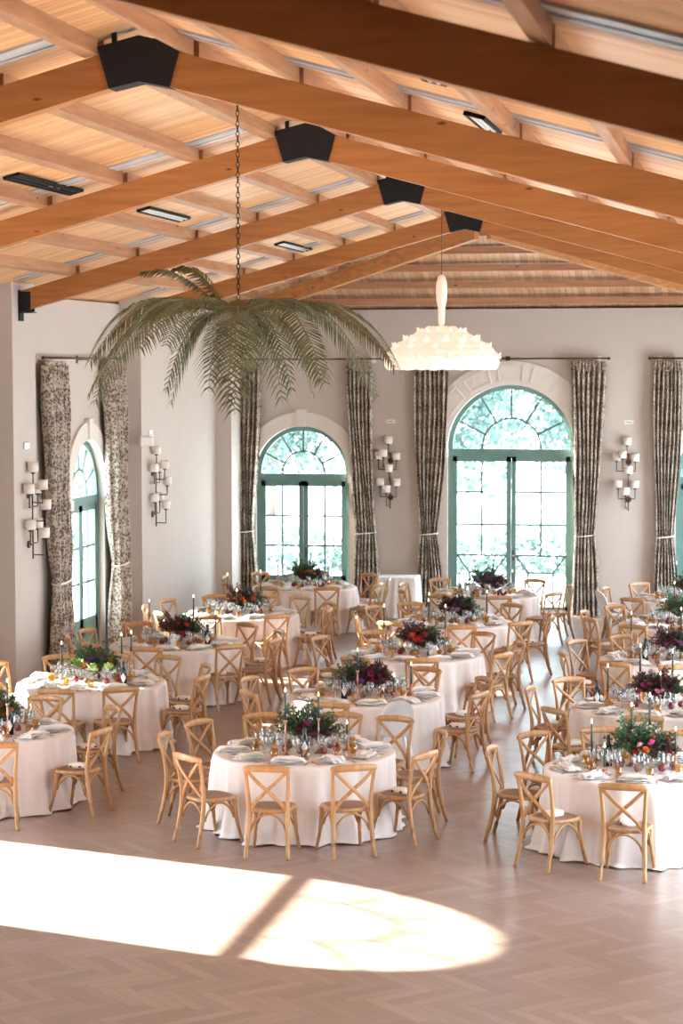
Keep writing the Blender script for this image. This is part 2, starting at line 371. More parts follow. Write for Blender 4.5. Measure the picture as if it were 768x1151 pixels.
# pale strips on the boards beside every frame
FR = [10.2, 16.4, 22.59, 28.78, 34.97]
ti = 1
for y in FR:
    for s in (-1, 1):
        mb = MB(); x0, x1 = XC+s*0.45, XC+s*5.2
        for (ya, yb, h) in ((y-0.62, y-0.50, 0.02), (y-0.49, y-0.36, 0.012), (y-0.35, y-0.27, 0.02)):
            mb.v += []
            za, zb = zc(x0), zc(x1)
            p = [(x0, ya, za-h), (x1, ya, zb-h), (x1, yb, zb-h), (x0, yb, za-h)]; q = [(a, b, c+h) for a, b, c in p]
            mb.quad(p); mb.quad(q)
            for i in range(4): mb.quad([p[i], p[(i+1) % 4], q[(i+1) % 4], q[i]])
        mb.build('trim_%d' % ti, M['strip'], kind='structure'); ti += 1

# ------------------------------------------------------------------ roof timbers
fname = {10.2: 'nearest frame crossing the top right corner', 16.4: 'second frame, at the top left of the photo', 22.59: 'third frame, behind the palm chain', 28.78: 'fourth frame, above the palm fronds', 34.97: 'farthest frame, before the hip end'}
for y in FR:
    r = thing('roof_frame', 'orange timber roof frame, the '+fname[y], 'roof beam', (XC, y, 0), 0, 'timber roof frames')
    for s in (-1, 1):
        mb = MB(); L = 5.30
        zt = lambda x: 7.12-SL*abs(x); zb_ = lambda x: 6.84-SL*abs(x)
        xs = [0.02*s, s*L]
        P = [(x, yy, z) for yy in (-0.08, 0.08) for x, z in ((xs[0], zb_(xs[0])), (xs[1], zb_(xs[1])), (xs[1], zt(xs[1])), (xs[0], zt(xs[0])))]
        for f in ((0, 1, 2, 3), (4, 5, 6, 7), (0, 1, 5, 4), (3, 2, 6, 7), (0, 3, 7, 4), (1, 2, 6, 5)): mb.quad([P[i] for i in f])
        mb.build('rafter', M['rafter'], r, bevel=0.008)
        # wall shoe
        mb = MB(); xe = s*5.19; ze = zb_(xe)
        mb.box(xe-0.11 if s < 0 else xe-0.04, xe+0.04 if s < 0 else xe+0.11, -0.095, -0.082, ze-0.03, ze+0.24); mb.box(xe-0.11 if s < 0 else xe-0.04, xe+0.04 if s < 0 else xe+0.11, 0.082, 0.095, ze-0.03, ze+0.24)
        mb.box(min(xe-s*0.06, xe+s*0.12), max(xe-s*0.06, xe+s*0.12), -0.095, 0.095, ze-0.05, ze-0.035); mb.box(min(xe+s*0.12, xe+s*0.135), max(xe+s*0.12, xe+s*0.135), -0.095, 0.095, ze-0.16, ze+0.26)
        mb.build('wall_shoe', M['steel'], r)
    mb = MB(); pts = [(-0.24, 6.77), (0.0, 6.82), (0.24, 6.77), (0.33, 7.09), (0.0, 7.17), (-0.33, 7.09)]
    for yy in (-0.1, 0.1): mb.quad([(x, yy, z) for x, z in pts])
    for i in range(6):
        (xa, za), (xb, zb2) = pts[i], pts[(i+1) % 6]; mb.quad([(xa, -0.1, za), (xb, -0.1, zb2), (xb, 0.1, zb2), (xa, 0.1, za)])
    g = mb.build('gusset_plate', M['steel'], r)
    mb = MB()
    for xx in (-0.2, 0.14): mb.box(xx-0.018, xx+0.018, -0.085, -0.05, 7.08, 7.21)
    mb.build('bolt_lug', M['steel'], g)
DXP = [0.38, 1.2, 2.03, 2.87, 3.7, 4.55]
ord_ = ['first', 'second', 'third', 'fourth', 'fifth', 'sixth']
bays = [(4.2, 10.12)]+[(FR[i]+0.08, FR[i+1]-0.08) for i in range(4)]
bname = ['bay nearest the viewer', 'second bay from viewer', 'bay over the palm', 'bay behind palm chain', 'bay over glowing pendant', 'last bay before hip']
for bi, (ya, yb) in enumerate(bays+[(35.05, 38.0)]):
    for s in (-1, 1):
        for pi_, dx in enumerate(DXP):
            ye = yb
            if bi == 5: ye = YH+(YB-YH)*dx/5.7-0.13
            if ye-ya < 0.3: continue
            x = XC+s*dx; zt = zc(x)-0.002
            mb = MB(); a = 0.05
            P = [(x-a, zt-0.125+(a*SL*s)), (x+a, zt-0.125-(a*SL*s)), (x+a, zt-a*SL*s), (x-a, zt+a*SL*s)]
            rr = [[(px, yy, pz) for px, pz in P] for yy in (ya, ye)]
            mb.grid(rr, True, False, (True, True))
            tag(mb.build('purlin', M['purlin']), 'purlin, %s from the ridge, %s slope, %s' % (ord_[pi_], 'left' if s < 0 else 'right', bname[bi]), 'purlin', 'purlins under the roof boards')
# hip rafters and hip purlins
for s in (-1, 1):
    A = Vector((XC+s*0.10, YH+0.0, ZR-0.34)); Bq = Vector((XC+s*(4.93 if s < 0 else 5.6), YB-(0.95 if s < 0 else 0.1), zc(XC+s*(4.93 if s < 0 else 5.6))-0.30))
    d = (Bq-A).normalized(); side = d.cross(Vector((0, 0, 1))).normalized()*0.07; upv = Vector((0, 0, 0.13))
    rr = [[p-side-upv, p+side-upv, p+side+upv, p-side+upv] for p in (A, Bq)]
    mb = MB(); mb.grid(rr, True, False, (True, True))
    tag(mb.build('hip_rafter', M['hiprafter']), 'sloping hip rafter running to the back %s corner of the ceiling' % ('left' if s < 0 else 'right'), 'roof beam', 'hip rafters')
for k in range(5):
    t = (k+0.9)/5.6; hy = YH+(YB-YH)*t; hx = 5.7*t; hz = ZR-(ZR-5.70)*t
    MBX = MB().box(XC-hx+0.12, XC+hx-0.12, hy-0.05, hy+0.05, hz-0.13, hz-0.012)
    tag(MBX.build('hip_purlin', M['purlinx']), 'horizontal timber under the hip end, %s from the top' % ord_[k], 'purlin', 'purlins across the hip end')
# slot diffusers in the boards
def vent(name_lab, x, y, ln, matn):
    s = -1 if x < XC else 1
    r = thing('ceiling_vent', name_lab, 'vent', (x, y, zc(x)-0.004)); r.rotation_euler = (0, s*math.atan(SL), 0)
    mb = MB(); wv = 0.085
    mb.box(-wv, wv, -ln/2, -ln/2+0.02, -0.03, 0); mb.box(-wv, wv, ln/2-0.02, ln/2, -0.03, 0); mb.box(-wv, -wv+0.02, -ln/2, ln/2, -0.03, 0); mb.box(wv-0.02, wv, -ln/2, ln/2, -0.03, 0)
    mb.build('frame', M['steel'], r)
    MB().box(-wv, wv, -ln/2, ln/2, -0.006, 0).build('slot', M['steel'], r)
    MB().box(-0.042, -0.018, -ln/2+0.02, ln/2-0.02, -0.028, -0.006).build('slat', M[matn], r); MB().box(0.018, 0.042, -ln/2+0.02, ln/2-0.02, -0.028, -0.006).build('slat', M[matn], r)
vent('long dark slot vent in the boards at the upper left edge', -7.33, 21.8, 2.1, 'steel')
vent('white slotted vent in the left boards, above the palm fronds', -7.33, 26.4, 1.9, 'ventw')
vent('dark slot vent in the left boards, right of the palm chain', -7.33, 34.0, 2.1, 'ventw')
vent('small slot vent in the right boards, nearer the viewer', -2.18, 14.2, 0.9, 'ventw')
vent('slot vent in the right boards, behind the nearest beam', -2.18, 17.2, 1.1, 'ventw')

# ------------------------------------------------------------------ arched doors
wi = [1]; di = [1]; tr = [ti]
def arched_door(c, spec, loc, rz, big, opened=False):
    """local x along the wall, y into the wall, front at y=0"""
    Wd, hs, rise = spec; R = Wd/2; n = 28; yF = 0.10; yB = 0.20
    def P(x, y, z): return (c+x, y, z)
    e = sempty('window_%d' % wi[0], loc, rz); wi[0] += 1
    fw = 0.03 if opened else 0.085; tb = 0.07 if opened else 0.14
    mb = MB()
    def arcband(r0, r1, ry0, ry1, ya, yb, t0=0.0, t1=1.0, nn=n):
        rows = []
        for k in range(nn+1):
            t = pi*(t0+(t1-t0)*k/nn); cx, sz = -cos(t), sin(t)
            rows.append([P(r0*cx, ya, hs+ry0*sz), P(r1*cx, ya, hs+ry1*sz), P(r1*cx, yb, hs+ry1*sz), P(r0*cx, yb, hs+ry0*sz)])
        mb.grid(rows, True, False, (True, True))
    arcband(R, R-fw, rise, rise-fw, yF, yB)
    mb.box(c-R+0.02, c+R-0.02, yF-0.01, yB+0.01, hs-tb, hs)
    mb.build('arch_frame', M['teal'], e, kind='structure')
    mb = MB(); ri = (R-fw)*0.50; rj = (rise-fw)*0.52; bw = 0.009 if opened else 0.017
    arcband(ri+bw, ri-bw, rj+bw, rj-bw, yF+0.03, yF+0.06)
    for t in ((0.155, 0.33, 0.5, 0.67, 0.845)):
        a = pi*t; ca, sa = -cos(a), sin(a); nx, nz = sa*bw, -ca*bw
        p0 = (ri*ca, hs+rj*sa); p1 = ((R-fw)*ca, hs+(rise-fw)*sa)
        q = [P(p0[0]+nx, yF+0.03, p0[1]+nz), P(p0[0]-nx, yF+0.03, p0[1]-nz), P(p0[0]-nx, yF+0.06, p0[1]-nz), P(p0[0]+nx, yF+0.06, p0[1]+nz)]
        q2 = [P(p1[0]+nx, yF+0.03, p1[1]+nz), P(p1[0]-nx, yF+0.03, p1[1]-nz), P(p1[0]-nx, yF+0.06, p1[1]-nz), P(p1[0]+nx, yF+0.06, p1[1]+nz)]
        mb.grid([q, q2], True, False, (True, True))
    mb.build('glazing_bars', M['muntin'], e, kind='structure')
    mb = MB(); y = yF+0.05
    pts = [P(-(R-0.03)*cos(pi*k/n), y, hs+(rise-0.03)*sin(pi*k/n)) for k in range(n+1)]
    mb.quad(pts); mb.build('pane', M['pane'], e, kind='structure')
    d = sempty('door_%d' % di[0], loc, rz); di[0] += 1
    zt = hs-tb; jf = 0.03 if opened else 0.085
    mb = MB(); mb.box(c-R, c-R+jf, yF, yB, 0, zt+tb); mb.box(c+R-jf, c+R, yF, yB, 0, zt+tb); mb.box(c-R, c+R, yF-0.02, yB+0.02, 0, 0.025)
    mb.build('door_frame', M['teal'], d, kind='structure')
    xi = R-jf; zb = 0.14 if big else 0.66
    for s in (-1, 1):
        a, b2 = (-xi, -0.004) if s < 0 else (0.004, xi)
        st = 0.085; mb = MB(); y0, y1 = yF+0.01, yF+0.06
        mb.box(c+a, c+a+st, y0, y1, 0.03, zt); mb.box(c+b2-st, c+b2, y0, y1, 0.03, zt); mb.box(c+a, c+b2, y0, y1, zt-0.10, zt); mb.box(c+a, c+b2, y0, y1, 0.03, zb)
        if not big: mb.box(c+a+st+0.05, c+b2-st-0.05, y0-0.012, y0, 0.15, zb-0.10)
        lf = mb.build('door_leaf', M['teal'], d, kind='structure')
        ga, gb, gz0, gz1 = a+st, b2-st, zb, zt-0.10
        mb = MB(); bw = 0.016; ym = (y0+0.012, y1-0.012)
        def bar(x0, z0, x1, z1):
            dd = Vector((x1-x0, 0, z1-z0)).normalized(); nx, nz = -dd.z*bw, dd.x*bw
            mb.grid([[P(x0+nx, yy, z0+nz), P(x0-nx, yy, z0-nz), P(x1-nx, yy, z1-nz), P(x1+nx, yy, z1+nz)] for yy in ym], True, False, (True, True))
        mid = (ga+gb)/2
        if big:
            rows = [0.14+(gz1-0.14)*q for q in (0.352, 0.565, 0.79)]
            bar(mid, rows[0], mid, gz1)
            for z in rows: bar(ga, z, gb, z)
            zz = rows[0]-0.32; w4 = (gb-ga)*0.25
            bar(ga+w4, gz0, ga+w4, zz); bar(gb-w4, gz0, gb-w4, zz); bar(ga+w4, zz, gb-w4, zz); bar(ga, rows[0], ga+w4, zz); bar(gb, rows[0], gb-w4, zz)
        else:
            bar(mid, gz0, mid, gz1)
            for q in (1/3, 2/3): bar(ga, gz0+(gz1-gz0)*q, gb, gz0+(gz1-gz0)*q)
        mb.build('glazing_bars', M['muntin'], lf, kind='structure')
        MB().quad([P(ga, yF+0.035, gz0), P(gb, yF+0.035, gz0), P(gb, yF+0.035, gz1), P(ga, yF+0.035, gz1)]).build('pane', M['pane'], lf, kind='structure')
        if opened:     # leaf folded back against the outside wall
            hx = c+s*R; lf.matrix_basis = Matrix.Translation((hx, 0.42, 0)) @ Matrix.Rotation(-s*radians(176), 4, 'Z') @ Matrix.Translation((-hx, -0.10, 0))
        if s > 0:
            mb = MB(); mb.box(c+a+0.025, c+a+0.055, y0-0.012, y0, 1.0, 1.2); mb.tube([P(a+0.04, y0-0.01, 1.1), P(a+0.04, y0-0.05, 1.1), P(a+0.14, y0-0.05, 1.1)], 0.008)
            mb.build('door_handle', M['bronze'], lf, kind='structure')
    # stone surround
    mb = MB(); ow = 0.45 if big else 0.27; yo = -0.045; nn = 36
    rows = []
    for k in range(nn+1):
        t = pi*k/nn; cx, sz = -cos(t), sin(t)
        rows.append([P((R+q)*cx, yy, hs+(rise+q)*sz) for q, yy in ((0, 0.03), (0, yo), (ow, yo), (ow, 0))])
    mb.grid(rows, True, False, (True, True))
    for s in (-1, 1): mb.box(c+s*(R+ow/2)-ow/2-0.02, c+s*(R+ow/2)+ow/2+0.02, yo-0.025, 0.0, hs-0.16, hs+0.0)
    if big:
        for k in range(7):     # raised frames round sunk panels
            t0 = pi*(k+0.14)/7; t1 = pi*(k+0.86)/7; m = 7
            for (ra, rb) in ((0.08, 0.105), (0.345, 0.37)):
                rows = []
                for q in range(m+1):
                    t = t0+(t1-t0)*q/m; cx, sz = -cos(t), sin(t)
                    rows.append([P((R+rad)*cx, yy, hs+(rise+rad)*sz) for rad, yy in ((ra, yo), (ra, yo-0.018), (rb, yo-0.018), (rb, yo))])
                mb.grid(rows, True, False, (True, True))
            for t in (t0, t1):
                cx, sz = -cos(t), sin(t); nx, nz = sz*0.012, cx*-0.012
                r0, r1 = 0.08, 0.37
                A = ((R+r0)*cx, hs+(rise+r0)*sz); Bp = ((R+r1)*cx, hs+(rise+r1)*sz)
                mb.grid([[P(A[0]+nx, yy, A[1]+nz), P(A[0]-nx, yy, A[1]-nz), P(Bp[0]-nx, yy, Bp[1]-nz), P(Bp[0]+nx, yy, Bp[1]+nz)] for yy in (yo, yo-0.018)], True, False, (True, True))
    else:
        zk = hs+rise
        mb.grid([[P(-0.075, yy, zk-0.01), P(0.075, yy, zk-0.01), P(0.10, yy, zk+ow+0.05), P(-0.10, yy, zk+ow+0.05)] for yy in (0, yo-0.04)], True, False, (True, True))
    mb.build('trim_%d' % tr[0], M['stone'], None, loc, rz, kind='structure'); tr[0] += 1
for i, (c, *sp_) in enumerate(back): arched_door(c, sp_, (0, YB, 0), 0, i == 1)
for i, (c, *sp_) in enumerate(leftw):
    if c > 10: arched_door(c, sp_, (XL, 0, 0), pi/2, sp_[0] > 2, abs(c-19.8) < 0.1)
for z0, z1, y0, y1, nm in ((0.0, 0.12, YB-0.02, YB-0.001, 'baseboard_back'),):
    mb = MB()
    for a, b2 in ((-9.73, -9.55), (-7.63, -5.86), (-3.38, -1.6), (0.3, XR)): mb.box(a, b2, y0, y1, z0, z1)
    mb.build(nm, M['stone'], kind='structure')

# ------------------------------------------------------------------ curtains
def curtain(x0t, x1t, x0w, x1w, x0b, x1b, ztie, label, loc, rz, depth=0.13, yoff=-0.16, bottom=0.02, pw=1.7):
    r = thing('curtain', label, 'curtain', loc, rz, 'patterned curtains')
    mb = MB(); nu, nv = 90, 44; H_ = 4.66; rows = []; k = 7; ph = random.random()*6
    for j in range(nv+1):
        t = j/nv; z = H_*(1-t)+bottom*t
        def mixx(a, w_, b): 
            if z > ztie:
                q = (H_-z)/(H_-ztie); q = q**pw; return a+(w_-a)*q
            q = (ztie-z)/ztie; q = q**0.7; return w_+(b-w_)*q
        a, b = mixx(x0t, x0w, x0b), mixx(x1t, x1w, x1b)
        sq = max(0, 1-abs(z-ztie)/0.5); amp = depth/2*(1-0.35*sq)
        row = []
        for i in range(nu+1):
            u = i/nu
            row.append((a+(b-a)*u+0.012*sin(5*u+z*2+ph), yoff+amp*sin(2*pi*k*u+ph+0.35*sin(z*1.7+ph))+0.018*sin(13*u+z*3), z))
        rows.append(row)
    mb.grid(rows, False, True)
    f = mb.build('fabric', M['curtain'], r)
    md = f.modifiers.new('thick', 'SOLIDIFY'); md.thickness = 0.006
    mb = MB()   # gathered heading
    hr = []
    for z, g in ((H_+0.06, 0.02), (H_+0.03, 0.035), (H_-0.06, 0.03), (H_-0.12, 0.05)):
        hr.append([(x0t+(x1t-x0t)*i/60, yoff+g*sin(2*pi*k*1.5*i/60)-0.01, z) for i in range(61)])
    mb.grid(hr, False, True); hm = mb.build('heading', M['curtain'], r); md = hm.modifiers.new('thick', 'SOLIDIFY'); md.thickness = 0.01
    mb = MB(); n = 20; rr = []
    cx, rx = (x0w+x1w)/2, (x1w-x0w)/2+0.02
    for dz in (-0.012, 0.012): rr.append([(cx+rx*cos(2*pi*q/n), yoff+(depth/2+0.02)*sin(2*pi*q/n), ztie+dz+0.02*cos(2*pi*q/n)) for q in range(n)])
    mb.grid(rr, True, True); tb = mb.build('tieback', M['lining'], r); md = tb.modifiers.new('thick', 'SOLIDIFY'); md.thickness = 0.008
    # pale lining on the leading edge
    return r
def rod(x0, x1, loc, rz, label):
    r = thing('curtain_rod', label, 'curtain rod', loc, rz, 'curtain rods')
    MB().tube([(x0, -0.16, 4.77), ((x0+x1)/2, -0.16, 4.768), (x1, -0.16, 4.77)], 0.016, 10).build('pole', M['rod'], r)
    for x in (x0, x1): MB().lathe([(0.0, -0.03), (0.025, -0.02), (0.03, 0.0), (0.02, 0.02), (0.0, 0.03)], 12, (x, -0.16, 4.77)).build('finial', M['rod'], r)
    for x in (x0+0.18, (x0+x1)/2, x1-0.18): MB().box(x-0.015, x+0.015, -0.18, -0.001, 4.74, 4.76).box(x-0.04, x+0.04, -0.012, -0.001, 4.69, 4.81).build('bracket', M['plastic'] if x != (x0+x1)/2 else M['rod'], r)
    q = 0
    mb = MB()
    for k in range(8):
        for xx in (x0+0.25+k*0.06, x1-0.25-k*0.06):
            mb.lathe([(0.022, -0.004), (0.026, 0), (0.022, 0.004)], 10, (xx, -0.16, 4.768), lambda r_, z_, t_: (r_, z_))
    return r
LB = (0, YB, 0); LL = (XL, 0, 0)
rod(-10.0, -7.02, LB, 0, 'dark bronze curtain rod over the left door of the back wall')
rod(-6.55, -2.80, LB, 0, 'dark bronze curtain rod over the tall middle door')
rod(-2.06, 0.6, LB, 0, 'dark bronze curtain rod at the right edge of the back wall')
rod(30.35, 34.50, LL, pi/2, 'dark bronze curtain rod over the arched door in the left wall')
rod(24.0, 28.2, LL, pi/2, 'dark bronze curtain rod beyond the left edge of the photo')
curtain(-9.94, -9.35, -9.88, -9.50, -9.92, -9.40, 1.5, 'patterned brown curtain left of the left back door', LB, 0)
curtain(-7.72, -7.22, -7.52, -7.15, -7.62, -7.05, 1.5, 'patterned brown curtain right of the left back door', LB, 0)
curtain(-6.42, -5.76, -6.30, -5.98, -6.36, -5.82, 1.5, 'patterned brown curtain left of the tall middle door', LB, 0)
curtain(-3.49, -2.86, -3.40, -3.05, -3.50, -2.93, 1.5, 'patterned brown curtain right of the tall middle door', LB, 0)
curtain(-1.99, -1.46, -1.92, -1.60, -1.97, -1.50, 1.5, 'patterned brown curtain near the right edge of the photo', LB, 0)
curtain(24.1, 26.05, 24.3, 25.45, 24.2, 25.4, 1.4, 'unseen sun-blocking patterned curtain half drawn over the side door beyond the left edge', LL, pi/2, 0.2, -0.17, pw=6)  # added out of view, kept closed high up to block sun through the arch
curtain(26.15, 28.1, 26.75, 28.0, 26.8, 28.1, 1.4, 'unseen sun-blocking patterned curtain half drawn beside the nearest pier beyond the left edge', LL, pi/2, 0.2, -0.17, pw=6)  # matching added panel, shaped so only low sun gets past
curtain(30.42, 31.30, 30.75, 31.35, 30.65, 31.60, 1.45, 'patterned curtain left of the arched side door, nearer the viewer', LL, pi/2, 0.2, -0.17)
curtain(33.50, 34.25, 33.80, 34.40, 33.70, 34.55, 1.45, 'patterned curtain right of the arched side door, beside the beige pier', LL, pi/2, 0.2, -0.17)

# ------------------------------------------------------------------ wall sconces
def sconce():
    r = thing('wall_sconce', 'x', 'wall lamp', (0, 0, 0), 0, 'bronze wall sconces with eight shades')
    mb = MB(); mb.tube([(0, -0.07, 1.97), (0, -0.07, 2.6), (0, -0.07, 3.02)], 0.011); mb.build('stem', M['bronze'], r)
    for z in (2.863, 2.173):
        mb = MB(); n = 20; rr = [[(0.055*q*cos(2*pi*k/n), yy, z+0.055*q*sin(2*pi*k/n)) for k in range(n)] for yy, q in ((-0.002, 1), (-0.02, 1), (-0.03, 0.8))]
        mb.grid(rr, True, True, (True, True)); mb.tube([(0, -0.02, z), (0, -0.075, z)], 0.012); mb.build('back_plate', M['bronze'], r)
    S = [(-0.026, -0.09, 3.16, 3.0), (-0.215, -0.10, 2.87, 2.70), (-0.10, -0.25, 2.92, 2.76), (0.125, -0.10, 2.86, 2.70), (0.012, -0.26, 2.64, 2.50), (-0.185, -0.10, 2.37, 2.19), (0.125, -0.10, 2.37, 2.19), (-0.04, -0.25, 2.25, 2.03)]
    for x, y, z, za in S:
        MB().tube([(0, -0.07, za), (x*0.5, y*0.5-0.035, za), (x, y, za), (x, y, za+0.02), (x, y, z)], 0.009).build('arm', M['bronze'], r)
        sh = MB().lathe([(0.0, 0.0), (0.066, 0.002), (0.074, 0.012), (0.078, 0.14), (0.074, 0.14), (0.068, 0.02), (0, 0.012)], 20, (x, y, z+0.02)).build('lamp_shade', M['shade'], r)
        MB().lathe([(0.0, -0.03), (0.03, -0.02), (0.034, -0.008), (0, 0.0)], 12, (x, y, z+0.02)).build('cup', M['bronze'], sh)
    return r
sc = Proto(sconce())
for loc, rz, lab in (((-6.883, YB, 0), 0, 'bronze sconce with eight white shades, between the two back doors'), ((-2.436, YB, 0), 0, 'bronze sconce with eight white shades, right of the tall middle door'),
                     ((XP, 29.0, 0), pi/2, 'bronze sconce with white shades on the pier left of the side curtains'), ((XP, 35.3, 0), pi/2, 'bronze sconce with white shades on the pale wall right of the side door')):
    sc.put(loc, rz, lab)
for x in (-6.88, -2.44): 
    t = thing('wall_signal_plate', 'small white rectangular plate above the %s sconce of the back wall' % ('left' if x < -5 else 'right'), 'wall plate', (x, YB, 3.6), 0)
    MB().box(-0.085, 0.085, -0.02, -0.001, -0.035, 0.035).build('cover', M['plastic'], t, bevel=0.006); MB().box(-0.05, 0.05, -0.024, -0.02, -0.006, 0.004).build('slot', M['bronze'], t)
t = thing('wall_switch_plate', 'small white square plate above the leftmost sconce', 'wall plate', (XP, 28.95, 3.55), pi/2); MB().box(-0.11, 0.11, -0.02, -0.001, -0.05, 0.05).build('cover', M['plastic'], t, bevel=0.006); MB().box(-0.03, 0.03, -0.026, -0.02, -0.02, 0.02).build('button', M['china'], t)
t = thing('wall_switch_plate', 'small white square plate above the sconce on the pale wall', 'wall plate', (XP, 35.2, 3.5), pi/2); MB().box(-0.11, 0.11, -0.02, -0.001, -0.08, 0.08).build('cover', M['plastic'], t, bevel=0.006); MB().box(-0.03, 0.03, -0.026, -0.02, -0.02, 0.02).build('button', M['china'], t)
t = thing('wall_floodlight', 'small white floodlight on the pier beside the side curtain', 'spotlight', (-10.0, 34.69, 3.42), 0.5)
MB().box(-0.02, 0.02, -0.10, 0.0, -0.02, 0.02).build('arm', M['plastic'], t)
hb = MB().box(-0.11, 0.11, -0.2, -0.10, -0.08, 0.08).build('housing', M['plastic'], t, bevel=0.02); MB().box(-0.08, 0.08, -0.205, -0.2, -0.055, 0.055).build('lens', M['china'], hb)

# ------------------------------------------------------------------ service table
t = tag(MB().box(0, 0, 0, 0, 0, 0).build('x', M['whitecloth']), 'x', 'x'); bpy.data.objects.remove(t)
mb = MB(); rows = []
for z, g in ((0.765, 0), (0.755, 0.006), (0.70, 0.008), (0.45, 0.012), (0.2, 0.02), (0.01, 0.03)):
    row = []; a, b2 = 0.36, 0.30; n = 96; flare = (0.765-z)*0.06
    for k in range(n):
        u = k/n*4; s_ = int(u); f = u-s_
        c0 = [(-a, -b2), (a, -b2), (a, b2), (-a, b2)]; p, q = c0[s_], c0[(s_+1) % 4]
        x, y = p[0]+(q[0]-p[0])*f, p[1]+(q[1]-p[1])*f; dl = flare+g*sin(k*1.25)
        L = hypot(x, y); row.append((x+x/L*dl, y+y/L*dl, z))
    rows.append(row)
mb.grid(rows, True, True, (True, False))
tag(mb.build('service_table_cloth', M['whitecloth'], None, (-6.60, 39.72, 0)), 'white floor-length cloth over a small side table against the back wall', 'tablecloth')

# ------------------------------------------------------------------ outside
MB().box(-60, 45, YB+0.36, 130, -0.3, -0.13).build('ground_back', M['ground'], kind='structure').name = 'ground_beyond_back_wall'
MB().box(-60, XL-0.36, -5, YB+0.36, -0.3, -0.13).build('ground_side', M['ground'], kind='structure').name = 'ground_beyond_left_wall'
def tree(x, y, h, cr, label, seed):
    rd = random.Random(seed); r = thing('garden_tree', label, 'tree', (x, y, -0.13), 0, 'trees beyond the doors')
    mb = MB(); mb.tube([(0, 0, 0), (0.1, 0.05, h*0.3), (0.05, -0.1, h*0.6)], [0.22, 0.17, 0.1], 8)
    for k in range(5):
        a = rd.random()*6.28; mb.tube([(0.08, 0, h*0.35+0.1*k), (cos(a)*cr*0.4, sin(a)*cr*0.4, h*0.6)], [0.08, 0.03], 6)
    mb.build('trunk', M['bark'], r)
    mb = MB()
    for k in range(9500):
        u = rd.gauss(0, 1); v = rd.gauss(0, 1); ww = rd.gauss(0, 1); L = sqrt(u*u+v*v+ww*ww); q = rd.random()**0.4
        ln = 1+0.25*sin(5*atan2(v, u)+seed)+0.2*sin(7*ww/L)
        p = Vector((u/L*cr*q*ln, v/L*cr*q*ln, h*0.58+ww/L*h*0.42*q*ln)); s = 0.08+0.09*rd.random()
        a = Vector((rd.uniform(-1, 1), rd.uniform(-1, 1), rd.uniform(-1, 1))).normalized()*s; b_ = a.cross(Vector((rd.uniform(-1, 1), rd.uniform(-1, 1), 0.3))).normalized()*s*0.6
        mb.quad([p-a, p+b_, p+a, p-b_])
    mb.build('crown', M['tree'], r)
tree(-19.8, 56, 8.5, 2.5, 'pale green tree seen through the left pane of the left back door', 1)
tree(-15.6, 68.5, 8.5, 2.0, 'pale green tree seen through the right pane of the left back door', 2)
tree(-9.3, 60, 9.0, 2.6, 'pale green tree seen through the left leaf of the tall middle door', 3)
tree(-5.2, 69, 8.6, 3.0, 'pale green tree seen through the right leaf of the tall middle door', 4)
tree(-1.6, 59, 8.0, 2.3, 'pale green tree beyond the door at the right edge', 5)
tree(-12.3, 84, 9.5, 4.0, 'tall pale green tree far behind the middle trees', 8)
tree(-24.5, 76, 9.5, 4.0, 'tall pale green tree far behind the left back door', 9)
def hedge(x0, x1, y, h, label):
    rd = random.Random(int(x0*7)); mb = MB()
    for k in range(5000):
        x = rd.uniform(x0, x1); q = rd.random(); p = Vector((x, y+rd.gauss(0, 0.35), -0.1+q*h*(0.85+0.15*sin(x*2.1)))); s = 0.07+0.06*rd.random()
        a = Vector((rd.uniform(-1, 1), rd.uniform(-1, 1), rd.uniform(-1, 1))).normalized()*s; b_ = a.cross(Vector((0.3, rd.uniform(-1, 1), rd.uniform(-1, 1)))).normalized()*s*0.6
        mb.quad([p-a, p+b_, p+a, p-b_])
    tag(mb.build('garden_hedge', M['hedge']), label, 'hedge')
hedge(-22, 2, 50, 1.1, 'low washed-out hedge on the pale ground beyond the back doors')


